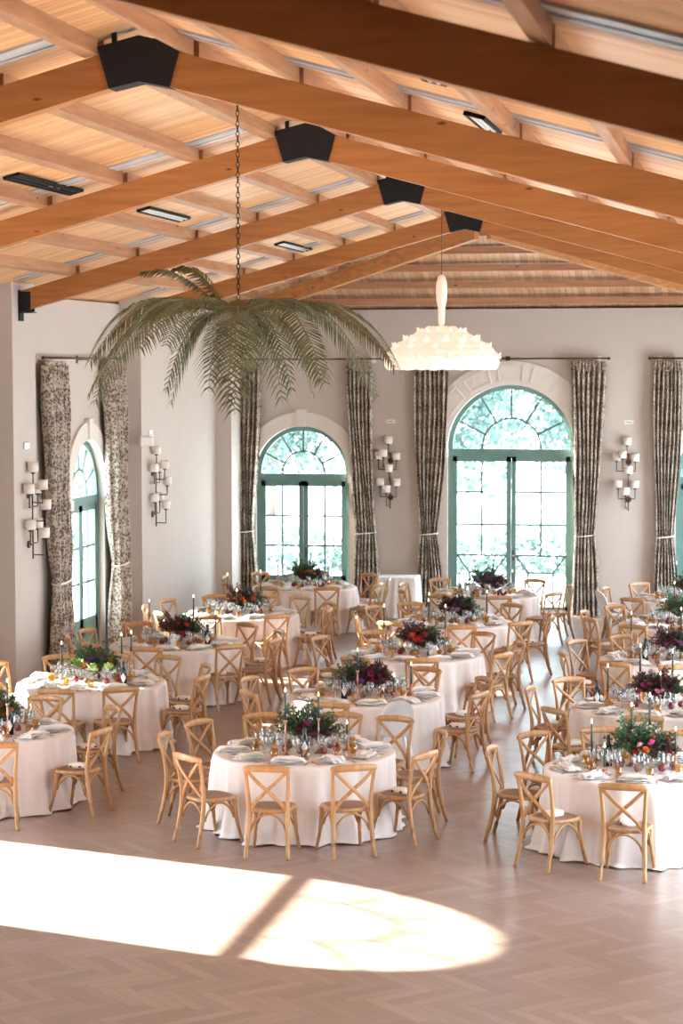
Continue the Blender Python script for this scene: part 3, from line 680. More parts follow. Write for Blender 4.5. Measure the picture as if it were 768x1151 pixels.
# ------------------------------------------------------------------ cross-back chair (faces +y, origin on the floor under the seat)
def interp(pts, n):
    out = []; pts = [Vector(p) for p in pts]; m = len(pts)
    for i in range(m-1):
        p0, p1, p2, p3 = pts[max(i-1, 0)], pts[i], pts[i+1], pts[min(i+2, m-1)]
        for k in range(n):
            t = k/n; out.append(0.5*((2*p1)+(p2-p0)*t+(2*p0-5*p1+4*p2-p3)*t*t+(3*p1-p0-3*p2+p3)*t**3))
    out.append(pts[-1]); return out
def seat_outline(g=0.0, n=40):
    out = []
    for k in range(n):
        t = 2*pi*k/n; c, s_ = cos(t), sin(t); e = 0.62
        x = (abs(c)**e)*(1 if c > 0 else -1); y = (abs(s_)**e)*(1 if s_ > 0 else -1)
        wdt = 0.212+0.022*y; out.append((x*(wdt-g), 0.01+y*(0.212-g)))
    return out
def build_chair():
    r = thing('cross_back_chair', 'x', 'chair')
    mb = MB(); ol = seat_outline(); il = seat_outline(0.035)
    mb.grid([[(x*0.96, y*0.96, 0.425) for x, y in ol], [(x, y, 0.435) for x, y in ol], [(x, y, 0.452) for x, y in ol], [(x*0.985, y*0.985, 0.460) for x, y in ol], [(x, y, 0.460) for x, y in il], [(x, y, 0.44) for x, y in il]], True, True, (True, False))
    mb.build('seat', M['chair'], r)
    mb = MB(); rr = []
    for q, z in ((1.0, 0.4595), (0.8, 0.462), (0.45, 0.463), (0.05, 0.463)): rr.append([(x*q, 0.01+(y-0.01)*q, z) for x, y in il])
    mb.grid(rr, True, True, (False, True)); mb.build('woven_panel', M['rattan'], r)
    for s in (-1, 1):
        p = interp([(s*0.205, -0.285, 0), (s*0.192, -0.232, 0.20), (s*0.185, -0.198, 0.44), (s*0.192, -0.215, 0.64), (s*0.207, -0.262, 0.858)], 5)
        MB().tube(p, [0.0175+0.006*sin(pi*min(1, i/16)) for i in range(len(p))], 8).build('leg', M['chair'], r)
        p = interp([(s*0.222, 0.238, 0), (s*0.200, 0.195, 0.18), (s*0.190, 0.170, 0.34), (s*0.190, 0.168, 0.43)], 5)
        MB().tube(p, [0.016+0.008*i/15 for i in range(len(p))], 8).build('leg', M['chair'], r)
    # top rail: a bent board, thicker in the middle
    mb = MB(); rows = []
    for k in range(19):
        u = -1+2*k/18; x = u*0.228; y = -0.262-0.045*(1-u*u); z = 0.872-0.012*u*u; h = 0.036*(1-0.45*abs(u)**5); th = 0.014
        rows.append([(x, y-th, z-h*0.8), (x, y-th*1.1, z), (x, y-th*0.7, z+h*0.9), (x, y, z+h), (x, y+th*0.7, z+h*0.9), (x, y+th*1.1, z), (x, y+th, z-h*0.8), (x, y, z-h)])
    mb.grid(rows, True, True, (True, True)); mb.build('top_rail', M['chair'], r)
    for s in (-1, 1):
        p = interp([(s*0.198, -0.262, 0.845), (s*0.10, -0.268+s*0.006, 0.745), (-s*0.01, -0.250+s*0.010, 0.645), (-s*0.11, -0.222+s*0.006, 0.545), (-s*0.168, -0.196, 0.462)], 4)
        MB().tube(p, 1.0, 8, flat=(0.0195, 0.009), up=(0, 1, 0)).build('cross_slat', M['chair'], r)
    L = [(0.188, 0.172), (-0.188, 0.172), (-0.186, -0.20), (0.186, -0.20)]
    for i in range(4):
        a, b_ = L[i], L[(i+1) % 4]; p = []
        for k in range(13):
            t = k/12; z = 0.25+0.165*sin(pi*t)**0.62; f = 0.03+0.94*t; p.append((a[0]+(b_[0]-a[0])*f, a[1]+(b_[1]-a[1])*f, z))
        MB().tube(p, 0.0115, 6, up=(0.3, 0.3, 0.1)).build('hoop_brace', M['chair'], r)
    return r
chairP = Proto(build_chair())
def build_pouch():
    r = thing('favour_pouch', 'x', 'pouch'); ol = []
    mb = MB(); rr = []
    for q, z in ((0.93, 0), (1, 0.012), (1, 0.032), (0.9, 0.046), (0.5, 0.052), (0.02, 0.053)):
        rr.append([(0.095*q*(abs(cos(t))**0.6)*(1 if cos(t) > 0 else -1), 0.07*q*(abs(sin(t))**0.6)*(1 if sin(t) > 0 else -1), z) for t in [2*pi*k/24 for k in range(24)]])
    mb.grid(rr, True, True, (True, True)); mb.build('pouch_body', M['pouch'], r)
    for x in (-0.05, 0.05): MB().box(x-0.012, x+0.012, -0.076, -0.066, 0.012, 0.03).build('clasp', M['dark'], r)
    return r
pouchP = Proto(build_pouch())

# ------------------------------------------------------------------ tables
TB = dict(T1=(-4.53, 21.45), T2=(-4.58, 25.2), T3=(-4.6, 29.0), T4=(-4.6, 32.75), T5=(-4.62, 36.8), A1=(-8.12, 22.05), A2=(-8.12, 25.75), A3=(-8.07, 29.5), A4=(-8.05, 33.25), A5=(-7.93, 37.6), C1=(-1.15, 21.1), C2=(-1.22, 24.95), C3=(-1.2, 29.1), C4=(-1.2, 33.1), C5=(-1.2, 36.6))
TN = dict(T1='nearest middle table', T2='second middle table', T3='third middle table', T4='fourth middle table', T5='last middle table by the tall door', A1='nearest left table, cut by the frame', A2='second left table', A3='third left table', A4='fourth left table', A5='last left table by the back door', C1='nearest right table', C2='second right table', C3='third right table', C4='fourth right table', C5='last right table')
TS = dict(TN, T5='last middle table', A1='nearest left table', A5='last left table')
RAIL = {'T1': [(-4.56, 19.85), (-3.75, 20.04), (-3.28, 20.89), (-3.22, 22.10), (-3.81, 22.99), (-4.45, 23.15), (-5.33, 22.96), (-5.88, 22.32), (-6.02, 21.45), (-5.47, 20.32)],
 'T2': [(-4.72, 23.75), (-3.25, 24.83), (-3.25, 26.0), (-4.07, 26.8), (-5.65, 26.5), (-5.75, 24.49), (-6.1, 25.55)],
 'T3': [(-4.27, 27.55), (-3.3, 28.28), (-3.25, 29.5), (-3.82, 30.43), (-5.45, 30.45), (-6.05, 29.63), (-5.97, 28.68), (-5.15, 27.55)],
 'T4': [(-4.25, 31.2), (-3.5, 31.85), (-3.2, 32.85), (-3.85, 34.2), (-5.5, 34.15), (-6.0, 33.5)],
 'T5': [(-4.2, 35.3), (-3.4, 36.05), (-3.9, 38.2), (-3.2, 37.17), (-4.65, 38.35), (-5.61, 38.1), (-5.2, 35.4)],
 'A1': [(-6.75, 21.64), (-7.0, 23.04), (-8.0, 23.65), (-7.5, 20.6)],
 'A2': [(-8.07, 24.19), (-7.35, 24.45), (-7.55, 27.29), (-6.7, 25.6), (-6.85, 26.54), (-9.0, 27.1), (-8.3, 27.35)],
 'A3': [(-8.08, 28.05), (-7.05, 28.5), (-7.35, 30.9), (-9.0, 30.8), (-9.45, 29.85)],
 'A4': [(-7.2, 32.1), (-6.65, 33.11), (-8.01, 34.95), (-8.83, 34.7), (-7.38, 34.75), (-8.2, 31.8)],
 'A5': [(-7.25, 36.25), (-8.97, 38.6), (-6.95, 38.75), (-6.5, 37.06)],
 'C1': [(-2.56, 21.23), (-2.07, 19.9), (-2.3, 22.2), (-1.21, 19.56), (-1.63, 22.6)],
 'C2': [(-2.67, 25.3), (-2.3, 26.2), (-1.24, 23.43), (-2.25, 23.8)],
 'C3': [(-2.54, 28.6), (-2.5, 29.8), (-1.9, 30.5), (-1.04, 27.5), (-1.83, 27.65)],
 'C4': [(-2.3, 34.35), (-1.84, 31.7), (-2.45, 32.5), (-1.1, 31.55)],
 'C5': [(-2.1, 37.9), (-2.55, 37.0)]}
SECT = ['front', 'front, just right', 'front right', 'right front', 'right', 'right back', 'back right', 'back, just right', 'back', 'back, just left', 'back left', 'left back', 'left', 'left front', 'front left', 'front, just left']
def sectors(angs):
    """one distinct side word per angle, seen from the viewer (-90 deg is the front)"""
    used = {}; out = []
    for a in angs:
        i0 = round(((math.degrees(a)+90) % 360)/22.5) % 16
        for d in (0, 1, -1, 2, -2, 3, -3, 4, -4):
            if (i0+d) % 16 not in used: i0 = (i0+d) % 16; break
        used[i0] = 1; out.append(SECT[i0])
    return out
def cloth_mesh(seed, white=False):
    rd = random.Random(seed); R = 0.915; ph = [rd.random()*6.28 for _ in range(8)]; n = 200
    prof = [(0.0, 0.76, 0), (0.5, 0.76, 0), (0.86, 0.76, 0), (R-0.015, 0.759, 0), (R+0.003, 0.752, 0.05), (R+0.008, 0.73, 0.18), (R+0.008, 0.66, 0.45), (R+0.010, 0.55, 0.7), (R+0.014, 0.42, 0.85), (R+0.025, 0.28, 1), (R+0.055, 0.15, 1.15), (R+0.065, 0.06, 1.2), (R+0.075, 0.025, 1.3), (R+0.10, 0.008, 1.6)]
    mb = MB(); rows = []
    for r, z, g in prof:
        row = []
        for k in range(n):
            t = 2*pi*k/n
            f = 0.55*sin(13*t+ph[0]+0.6*sin(3*t+ph[1]))+0.35*sin(21*t+ph[2]+sin(2*t+ph[3]))+0.25*sin(34*t+ph[4])+0.35*sin(5*t+ph[5])
            rr = r+0.055*g*f*(1-0.3*sin(2*t+ph[6]))
            zz = z+(0.012*max(0, sin(17*t+ph[7])) if z < 0.05 else 0)
            row.append((rr*cos(t), rr*sin(t), zz))
        rows.append(row)
    mb.grid(rows, True, True, (True, False)); return mb
cloths = {}
def finish(mb, nm, mat):
    ob = mb.build(nm, mat); return ob
# small wares -------------------------------------------------------
def P1(fn): return Proto(fn())
def mk_plate():
    r = thing('dinner_plate', 'x', 'plate')
    MB().lathe([(0.0, 0.001), (0.085, 0.001), (0.10, 0.006), (0.145, 0.016), (0.148, 0.019), (0.142, 0.020), (0.10, 0.011), (0.0, 0.009)], 36).build('plate_body', M['china'], r)
    MB().lathe([(0.0, 0.012), (0.07, 0.012), (0.105, 0.024), (0.107, 0.027), (0.10, 0.026), (0.07, 0.017), (0.0, 0.016)], 32).build('side_plate', M['china'], r)
    return r
def mk_napkin(seed, mat):
    rd = random.Random(seed)
    mb = MB(); ph = rd.random()*6
    for lay in range(3):
        rows = []
        for j in range(13):
            v = -1+2*j/12; row = []
            for i in range(17):
                u = -1+2*i/16
                wv = (0.075-0.008*lay)*(1+0.22*sin(2.2*v+ph+lay)); x = u*wv+0.02*sin(2.6*v+ph); y = v*(0.175-0.012*lay)
                z = 0.027+lay*0.014+0.007*sin(u*6+ph+lay)+0.006*sin(v*5+u*2+ph)+(0.006*(1-u*u)); z -= max(0, abs(v)-0.75)*0.05
                row.append((x, y, max(z, 0.023)))
            rows.append(row)
        mb.grid(rows, False, True)
    ob = mb.build('linen_napkin', mat); md = ob.modifiers.new('thick', 'SOLIDIFY'); md.thickness = 0.004; return tag(ob, 'x', 'napkin')
def mk_glass(h, rb, nm):
    r = thing(nm, 'x', 'glass')
    MB().lathe([(0.0, 0.002), (0.033, 0.001), (0.035, 0.003), (0.008, 0.007), (0.0045, 0.02), (0.004, h*0.46), (0.008, h*0.5)], 20).build('stem', M['clear'], r)
    z0 = h*0.48
    MB().lathe([(0.005, z0), (rb*0.55, z0+0.012), (rb*0.93, z0+(h-z0)*0.32), (rb, z0+(h-z0)*0.45), (rb*0.92, z0+(h-z0)*0.75), (rb*0.78, h), (rb*0.75, h), (rb*0.89, z0+(h-z0)*0.75), (rb*0.97, z0+(h-z0)*0.45), (rb*0.9, z0+(h-z0)*0.32), (0.003, z0+0.006)], 24).build('bowl', M['clear'], r)
    return r
def mk_tumbler():
    r = thing('amber_tumbler', 'x', 'tumbler')
    def fl(r_, z_, t_): return (r_*(1+0.02*sin(12*t_)), z_)
    MB().lathe([(0.0, 0.001), (0.030, 0.001), (0.034, 0.006), (0.038, 0.098), (0.036, 0.098), (0.032, 0.012), (0.0, 0.010)], 36, (0, 0, 0), fl).build('glass_body', M['amber'], r)
    MB().lathe([(0.037, 0.094), (0.0392, 0.096), (0.039, 0.1), (0.036, 0.1)], 32).build('rim', M['amber'], r)
    return r
def mk_fork():
    r = thing('fork', 'x', 'fork'); mb = MB()
    mb.tube(interp([(0, -0.10, 0.003), (0, -0.02, 0.006), (0, 0.03, 0.009), (0, 0.055, 0.006)], 3), 1.0, 6, flat=(0.006, 0.0022)); mb.build('handle', M['cutlery'], r)
    mb = MB()
    for x in (-0.009, -0.003, 0.003, 0.009): mb.tube([(x*0.6, 0.05, 0.005), (x, 0.065, 0.004), (x, 0.10, 0.005)], 0.0014, 5)
    mb.build('tines', M['cutlery'], r); return r
def mk_knife():
    r = thing('knife', 'x', 'knife')
    MB().tube([(0, -0.11, 0.004), (0, -0.06, 0.004), (0, -0.01, 0.004)], 1.0, 6, flat=(0.007, 0.003)).build('handle', M['cutlery'], r)
    MB().grid([[(-0.008, -0.01, 0.002), (0.008, -0.01, 0.002), (0.008, -0.01, 0.004), (-0.008, -0.01, 0.004)], [(-0.009, 0.06, 0.002), (0.008, 0.06, 0.002), (0.008, 0.06, 0.004), (-0.009, 0.06, 0.004)], [(-0.001, 0.11, 0.002), (0.006, 0.10, 0.002), (0.006, 0.10, 0.004), (-0.001, 0.11, 0.004)]], True, False, (True, True)).build('blade', M['cutlery'], r)
    return r
def mk_dish():
    return tag(MB().lathe([(0.0, 0.001), (0.05, 0.001), (0.075, 0.012), (0.077, 0.015), (0.072, 0.014), (0.05, 0.005), (0.0, 0.004)], 24).build('bread_dish', M['dishgreen']), 'x', 'dish')
M['dishgreen'] = plain('sage_glaze', (0.40, 0.43, 0.36), 0.25)
def mk_stick(h):
    r = thing('candlestick', 'x', 'candlestick')
    MB().lathe([(0.0, 0.001), (0.048, 0.001), (0.050, 0.006), (0.030, 0.016), (0.016, 0.035)], 20).build('foot', M['copper'], r)
    MB().lathe([(0.016, 0.03), (0.010, 0.05), (0.017, 0.07), (0.008, 0.09), (0.007, h*0.6), (0.013, h*0.68), (0.008, h*0.76), (0.010, h-0.03)], 16).build('stem', M['copper'], r)
    MB().lathe([(0.008, h-0.035), (0.018, h-0.025), (0.019, h), (0.0125, h), (0.0125, h-0.022), (0, h-0.022)], 16).build('socket', M['copper'], r)
    return r
def mk_candle(h):
    r = thing('taper_candle', 'x', 'candle')
    MB().lathe([(0.0, 0.0), (0.0115, 0.0), (0.0105, h*0.5), (0.0085, h-0.01), (0.006, h), (0, h-0.002)], 12).build('wax', M['taper'], r)
    MB().tube([(0, 0, h-0.004), (0.001, 0, h+0.008)], 0.0015, 5).build('wick', M['dark'], r)
    MB().lathe([(0.0, h+0.002), (0.007, h+0.011), (0.0085, h+0.018), (0.005, h+0.034), (0.0, h+0.052)], 10).build('flame', M['flame'], r)
    return r
def mk_bottle():
    r = thing('wine_bottle', 'x', 'bottle')
    MB().lathe([(0.0, 0.002), (0.034, 0.001), (0.038, 0.006), (0.038, 0.175), (0.032, 0.205), (0.016, 0.235), (0.0145, 0.285), (0.016, 0.287), (0.016, 0.297), (0.0, 0.298)], 24).build('bottle_body', M['bottle'], r)
    q = []
    for k, (u, z) in enumerate(((0, 0.045), (0.6, 0.105), (0, 0.165), (-0.6, 0.105))): q.append((u, z))
    mb = MB(); n = 8
    rows = []
    for j in range(9):
        t = j/8; z = 0.04+0.13*t; hw = 0.95*(1-abs(2*t-1)); rows.append([(0.0392*sin(hw*(i/n*2-1)), -0.0392*cos(hw*(i/n*2-1)), z) for i in range(n+1)])
    mb.grid(rows, False, True); mb.build('diamond_label', M['label'], r)
    MB().lathe([(0.0165, 0.25), (0.0168, 0.299), (0.0, 0.3)], 16).build('capsule', M['dark'], r)
    return r
def mk_card():
    r = thing('table_card', 'x', 'table card'); m = Matrix.Rotation(radians(-12), 4, 'X')
    MB().box(-0.055, 0.055, -0.0015, 0.0015, 0.012, 0.16, m).build('card', M['label'], r); MB().box(-0.04, 0.04, -0.02, 0.025, 0, 0.014).build('card_holder', M['copper'], r)
    return r
def mk_arch():
    r = thing('arched_menu_plaque', 'x', 'table card'); mb = MB(); pts = [(-0.055, 0.01), (0.055, 0.01)]+[(0.055*cos(pi*k/12), 0.13+0.055*sin(pi*k/12)) for k in range(13)]
    for y in (-0.003, 0.003): mb.quad([(x, y, z) for x, z in pts])
    for i in range(len(pts)):
        (a, b_), (c_, d_) = pts[i], pts[(i+1) % len(pts)]; mb.quad([(a, -0.003, b_), (c_, -0.003, d_), (c_, 0.003, d_), (a, 0.003, b_)])
    mb.build('plaque', M['label'], r); MB().box(-0.045, 0.045, -0.02, 0.02, 0, 0.012).build('plaque_base', M['copper'], r); return r
def mk_fruit(mat, nm):
    r = thing(nm, 'x', 'fruit')
    MB().lathe([(0.0, 0.0), (0.022, 0.004), (0.037, 0.020), (0.041, 0.038), (0.034, 0.060), (0.014, 0.073), (0.0, 0.074)], 20, (0, 0, 0), lambda r_, z_, t_: (r_*(1+0.03*sin(5*t_)), z_)).build('flesh', mat, r)
    MB().lathe([(0.008, 0.070), (0.010, 0.082), (0.016, 0.090), (0.006, 0.078)], 6, (0, 0, 0), lambda r_, z_, t_: (r_, z_)).build('crown', mat, r)
    return r
def mk_foliage(seed, R=0.30, H=0.36, n=420, low=0.05):
    rd = random.Random(seed); mb = MB()
    for k in range(95):
        a = rd.random()*2*pi; el = rd.uniform(0.05, 1.0); L = rd.uniform(0.65, 1.15)
        tip = Vector((cos(a)*R*(1-0.55*el)*L*1.1, sin(a)*R*(1-0.55*el)*L*1.1, low+0.06+(H-0.06)*el*L)); base = Vector((cos(a)*0.03, sin(a)*0.03, low))
        mid = base.lerp(tip, 0.5)+Vector((0, 0, 0.05))
        sp = interp([base, mid, tip], 5); mb.tube(sp, 0.0022, 4)
        for i in range(2, len(sp)):
            for q in range(2):
                d = (sp[i]-sp[i-1]).normalized(); sd = Vector((rd.uniform(-1, 1), rd.uniform(-1, 1), rd.uniform(-0.4, 0.8))).normalized()
                l = rd.uniform(0.03, 0.055); nrm = d.cross(sd).normalized(); t = (sd+d*0.6).normalized(); wv = t.cross(nrm).normalized()*l*0.24
                p = sp[i]; m_ = p+t*l*0.5+nrm*l*0.08; e = p+t*l
                mb.quad([p, m_-wv, e, m_+wv])
    return mb
def mk_blossom():
    mb = MB()
    for ring, (n, r0, tilt, ln) in enumerate(((7, 0.006, 0.25, 0.036), (6, 0.004, 0.7, 0.032), (5, 0.002, 1.15, 0.026))):
        for k in range(n):
            a = 2*pi*k/n+ring*0.4; d = Vector((cos(a)*cos(tilt), sin(a)*cos(tilt), sin(tilt))); s_ = Vector((-sin(a), cos(a), 0)); p = Vector((cos(a)*r0, sin(a)*r0, 0.004*ring))
            w_ = ln*0.42; mb.grid([[p-s_*w_*0.3, p, p+s_*w_*0.3], [p+d*ln*0.55-s_*w_, p+d*ln*0.55-Vector((0, 0, 0.004)), p+d*ln*0.55+s_*w_], [p+d*ln+Vector((0, 0, 0.006))-s_*w_*0.5, p+d*ln*1.08+Vector((0, 0, 0.006)), p+d*ln+Vector((0, 0, 0.006))+s_*w_*0.5]], False, True)
    mb.lathe([(0.0, 0.0), (0.008, 0.004), (0.009, 0.012), (0, 0.018)], 8); return mb
def mesh_of(mb, mat):
    o_ = mb.build('tmp', mat); me = o_.data; bpy.data.objects.remove(o_); return me
def from_mesh(nm, me, parent, loc, rz=0, sc_=1.0, rx=0):
    o_ = bpy.data.objects.new(nm, me); col.objects.link(o_); o_.parent = parent; o_.location = loc; o_.rotation_euler = (rx, 0, rz); o_.scale = (sc_,)*3; return o_
folG = [mesh_of(mk_foliage(s_), M['leaf']) for s_ in (1, 2, 3)]
folD = [mesh_of(mk_foliage(s_, 0.27, 0.30), M['leafdark']) for s_ in (4, 5)]
blos = {c: mesh_of(mk_blossom(), M['b_'+c]) for c in ('magenta', 'orange', 'purple', 'burgundy', 'red', 'cream', 'pink', 'lime', 'rust', 'violet')}
vaseM = mesh_of(MB().lathe([(0.0, 0.002), (0.045, 0.001), (0.06, 0.02), (0.066, 0.07), (0.05, 0.12), (0.042, 0.135), (0.039, 0.135), (0.046, 0.118), (0.062, 0.07), (0.0, 0.008)], 24), M['clear'])
plateP, forkP, knifeP, tumP = P1(mk_plate), P1(mk_fork), P1(mk_knife), P1(mk_tumbler)
napP = [Proto(mk_napkin(1, M['napkinw'])), Proto(mk_napkin(2, M['napkin'])), Proto(mk_napkin(3, M['napkinw']))]
glA, glB = Proto(mk_glass(0.215, 0.041, 'wine_glass')), Proto(mk_glass(0.185, 0.034, 'water_goblet'))
dishP, bottleP, cardP, archP = P1(mk_dish), P1(mk_bottle), P1(mk_card), P1(mk_arch)
pomP, pearP = Proto(mk_fruit(M['fruit'], 'pomegranate')), Proto(mk_fruit(M['pear'], 'brown_pear'))
stickP = [Proto(mk_stick(h)) for h in (0.36, 0.16, 0.05)]; stickH = (0.336, 0.136, 0.026)
candP = [Proto(mk_candle(h)) for h in (0.30, 0.24)]; candH = (0.30, 0.24)
FL = dict(T1=('G', 'mostly green with magenta and burgundy blooms and a purple sprig', ['magenta', 'burgundy', 'magenta', 'burgundy', 'cream', 'purple']), T2=('D', 'burgundy and magenta blooms in dark and green foliage', ['magenta', 'burgundy', 'purple', 'magenta', 'burgundy']),
  T3=('D', 'orange-red blooms in dark foliage', ['red', 'red', 'orange', 'red', 'purple']), T4=('D', 'deep plum blooms beside pale green leaves', ['burgundy', 'violet', 'burgundy', 'violet']), T5=('G', 'purple and violet blooms', ['purple', 'violet', 'purple', 'pink']),
  A1=('G', 'orange bloom in loose blue-green leaves', ['orange', 'rust', 'orange']), A2=('G', 'orange, purple and lime hydrangea blooms', ['orange', 'purple', 'lime', 'orange', 'violet', 'lime', 'pink']), A3=('D', 'rust and burgundy blooms in near-black foliage', ['rust', 'burgundy', 'red', 'burgundy']), A4=('D', 'rust blooms with wild dry grasses', ['rust', 'orange', 'rust']), A5=('G', 'green foliage with few small red blooms', ['rust', 'burgundy']),
  C1=('G', 'orange and pink blooms with a purple sprig', ['orange', 'pink', 'orange', 'magenta', 'rust', 'burgundy', 'red']), C2=('D', 'pink and wine-red blooms', ['magenta', 'burgundy', 'pink', 'burgundy']), C3=('D', 'burgundy blooms in airy dark foliage', ['burgundy', 'violet', 'pink']), C4=('G', 'violet and green foliage', ['violet', 'burgundy', 'violet']), C5=('G', 'pink blooms in green leaves', ['pink', 'magenta', 'violet']))
CAND = dict(T1=[(-0.13, -0.30, 0, 0), (0.17, -0.12, 0, 1), (0.42, 0.1, 2, 1)], T2=[(-0.02, -0.42, 0, 1), (0.55, -0.05, 1, 1), (0.38, -0.25, 2, 1)], T3=[(-0.40, -0.1, 0, 0), (0.42, 0.0, 0, 0)], T4=[(0.5, 0.1, 1, 0), (-0.4, 0.2, 1, 1), (-0.35, -0.2, 2, 0)], T5=[(-0.45, 0.0, 1, 1), (0.45, 0.1, 1, 1), (0.1, 0.3, 0, 1)],
  A1=[(0.35, -0.35, 0, 1), (-0.2, 0.1, 1, 1)], A2=[(0.45, 0.20, 0, 1), (0.40, -0.05, 0, 1), (-0.42, 0.1, 1, 0)], A3=[(-0.38, 0.0, 0, 1), (0.22, 0.15, 0, 0), (0.6, -0.1, 1, 0)], A4=[(-0.25, 0.2, 0, 1), (0.3, 0.15, 0, 0), (0.0, -0.2, 1, 1)], A5=[(-0.5, 0.1, 1, 1), (0.4, 0.15, 1, 0), (0.05, 0.3, 0, 1)],
  C1=[(-0.45, -0.1, 1, 0), (-0.30, -0.45, 2, 1), (-0.08, 0.1, 0, 1), (0.08, 0.38, 0, 0), (0.35, -0.05, 1, 1)], C2=[(-0.50, 0.0, 1, 0), (-0.15, 0.3, 0, 0), (0.1, -0.1, 1, 1), (0.22, 0.3, 0, 1)], C3=[(-0.5, 0.0, 0, 1), (-0.15, 0.3, 1, 1), (0.15, 0.1, 0, 0), (0.55, -0.2, 1, 1)], C4=[(0.4, 0, 1, 1), (-0.1, 0.2, 0, 1), (0.1, -0.3, 2, 1)], C5=[(-0.2, 0.1, 0, 1), (0.3, 0, 1, 1)])
TZ = 0.7605
ranks = {1: ['only'], 2: ['left', 'right'], 3: ['left', 'middle', 'right'], 4: ['leftmost', 'second', 'third', 'rightmost'], 5: ['leftmost', 'second', 'middle', 'fourth', 'rightmost']}
chair_n = 0
for ti_, (key, (tx, ty)) in enumerate(TB.items()):
    rd = random.Random(100+ti_); tn = TN[key]; ts = TS[key]
    ob = cloth_mesh(ti_).build('round_tablecloth', M['cloth'], None, (tx, ty, 0), rd.random()*6)
    tag(ob, 'floor-length blush cloth over the '+tn, 'tablecloth', 'blush round tablecloths')
    # chairs
    cs = [(atan2(y-ty, x-tx), max(1.48, min(1.64, hypot(x-tx, y-ty))), x, y) for x, y in RAIL[key]]
    cs.sort(); full = list(cs)
    for i in range(len(cs)):
        a0 = cs[i][0]; a1 = cs[(i+1) % len(cs)][0]+(2*pi if i == len(cs)-1 else 0); gap = a1-a0; k = int(gap/radians(33))
        if gap > radians(58):
            for q in range(1, k): full.append((a0+gap*q/k, 1.48+0.05*rd.random(), None, None))
    full = [(atan2(sin(a), cos(a)), d, x, y) for a, d, x, y in full]; full.sort()
    kept = []
    for a, d, x, y in full:
        px, py = tx+d*cos(a), ty+d*sin(a)
        if px > 0.75 or px < -9.75 or not in_view(px, py, 0.5): continue
        if key in ('T1', 'T2', 'T3') and x is None and radians(-60) < a < radians(-35) and key == 'T2': continue
        kept.append((a, d, px, py))
    for (a, d, px, py), sn in zip(kept, sectors([k_[0] for k_ in kept])):
        f = a+pi+rd.uniform(-0.14, 0.14)            # facing the table
        ox, oy = px+cos(f)*0.29, py+sin(f)*0.29
        pouch = rd.random() < 0.55
        lab = 'cross-back beech chair%s, %s of the %s' % (' with cream pouch' if pouch else '', sn, ts)
        chairP.put((ox, oy, 0), f-pi/2, lab, 'cross-back chairs round the tables'); chair_n += 1
        if pouch:
            pouchP.put((ox+cos(f)*0.02, oy+sin(f)*0.02, 0.464), f+rd.uniform(-0.5, 0.5)+pi, 'cream pouch on the chair %s of the %s' % (sn, ts), 'cream pouches on chair seats')
    # place settings
    a00 = (kept[0][0] if kept else 0)+0.05
    pa = [a00+2*pi*k/10 for k in range(10)]
    pa = [a for a in pa if in_view(tx+0.68*cos(a), ty+0.68*sin(a), 0.76, 25)]
    for a, sn in zip(pa, sectors([atan2(sin(a), cos(a)) for a in pa])):
        def at(r, t=0.0): return (tx+r*cos(a)-t*sin(a), ty+r*sin(a)+t*cos(a), TZ)
        rz = a+pi/2
        plateP.put(at(0.70), rz, 'stacked white plates at the %s place of the %s' % (sn, ts), 'plates on the '+ts)
        p = at(0.715); napP[rd.randrange(3)].put((p[0], p[1], TZ), rz+rd.uniform(-0.25, 0.25)+(pi/2 if rd.random() < 0.45 else 0.2), 'folded linen napkin at the %s place of the %s' % (sn, ts), 'napkins on the '+ts)
        forkP.put(at(0.72, 0.19), rz+pi, 'fork at the %s place of the %s' % (sn, ts), 'forks on the '+ts)
        knifeP.put(at(0.72, -0.185), rz+pi, 'knife at the %s place of the %s' % (sn, ts), 'knives on the '+ts)
        tumP.put(at(0.50, 0.13+rd.uniform(-.02, .02)), rd.random()*3, 'amber tumbler at the %s place of the %s' % (sn, ts), 'amber tumblers on the '+ts)
        glA.put(at(0.47, 0.0+rd.uniform(-.02, .02)), 0, 'tall wine glass at the %s place of the %s' % (sn, ts), 'wine glasses on the '+ts)
        glB.put(at(0.41, 0.085+rd.uniform(-.01, .02)), 0, 'small stemmed goblet at the %s place of the %s' % (sn, ts), 'goblets on the '+ts)
        glA.put(at(0.35, 0.02+rd.uniform(-.03, .03)), 0, 'inner wine glass at the %s place of the %s' % (sn, ts), 'wine glasses on the '+ts)
        if rd.random() < 0.5: dishP.put(at(0.53, -0.12), 0, 'small sage dish at the %s place of the %s' % (sn, ts), 'sage dishes on the '+ts)
    # centrepiece
    kind, words, cols = FL[key]
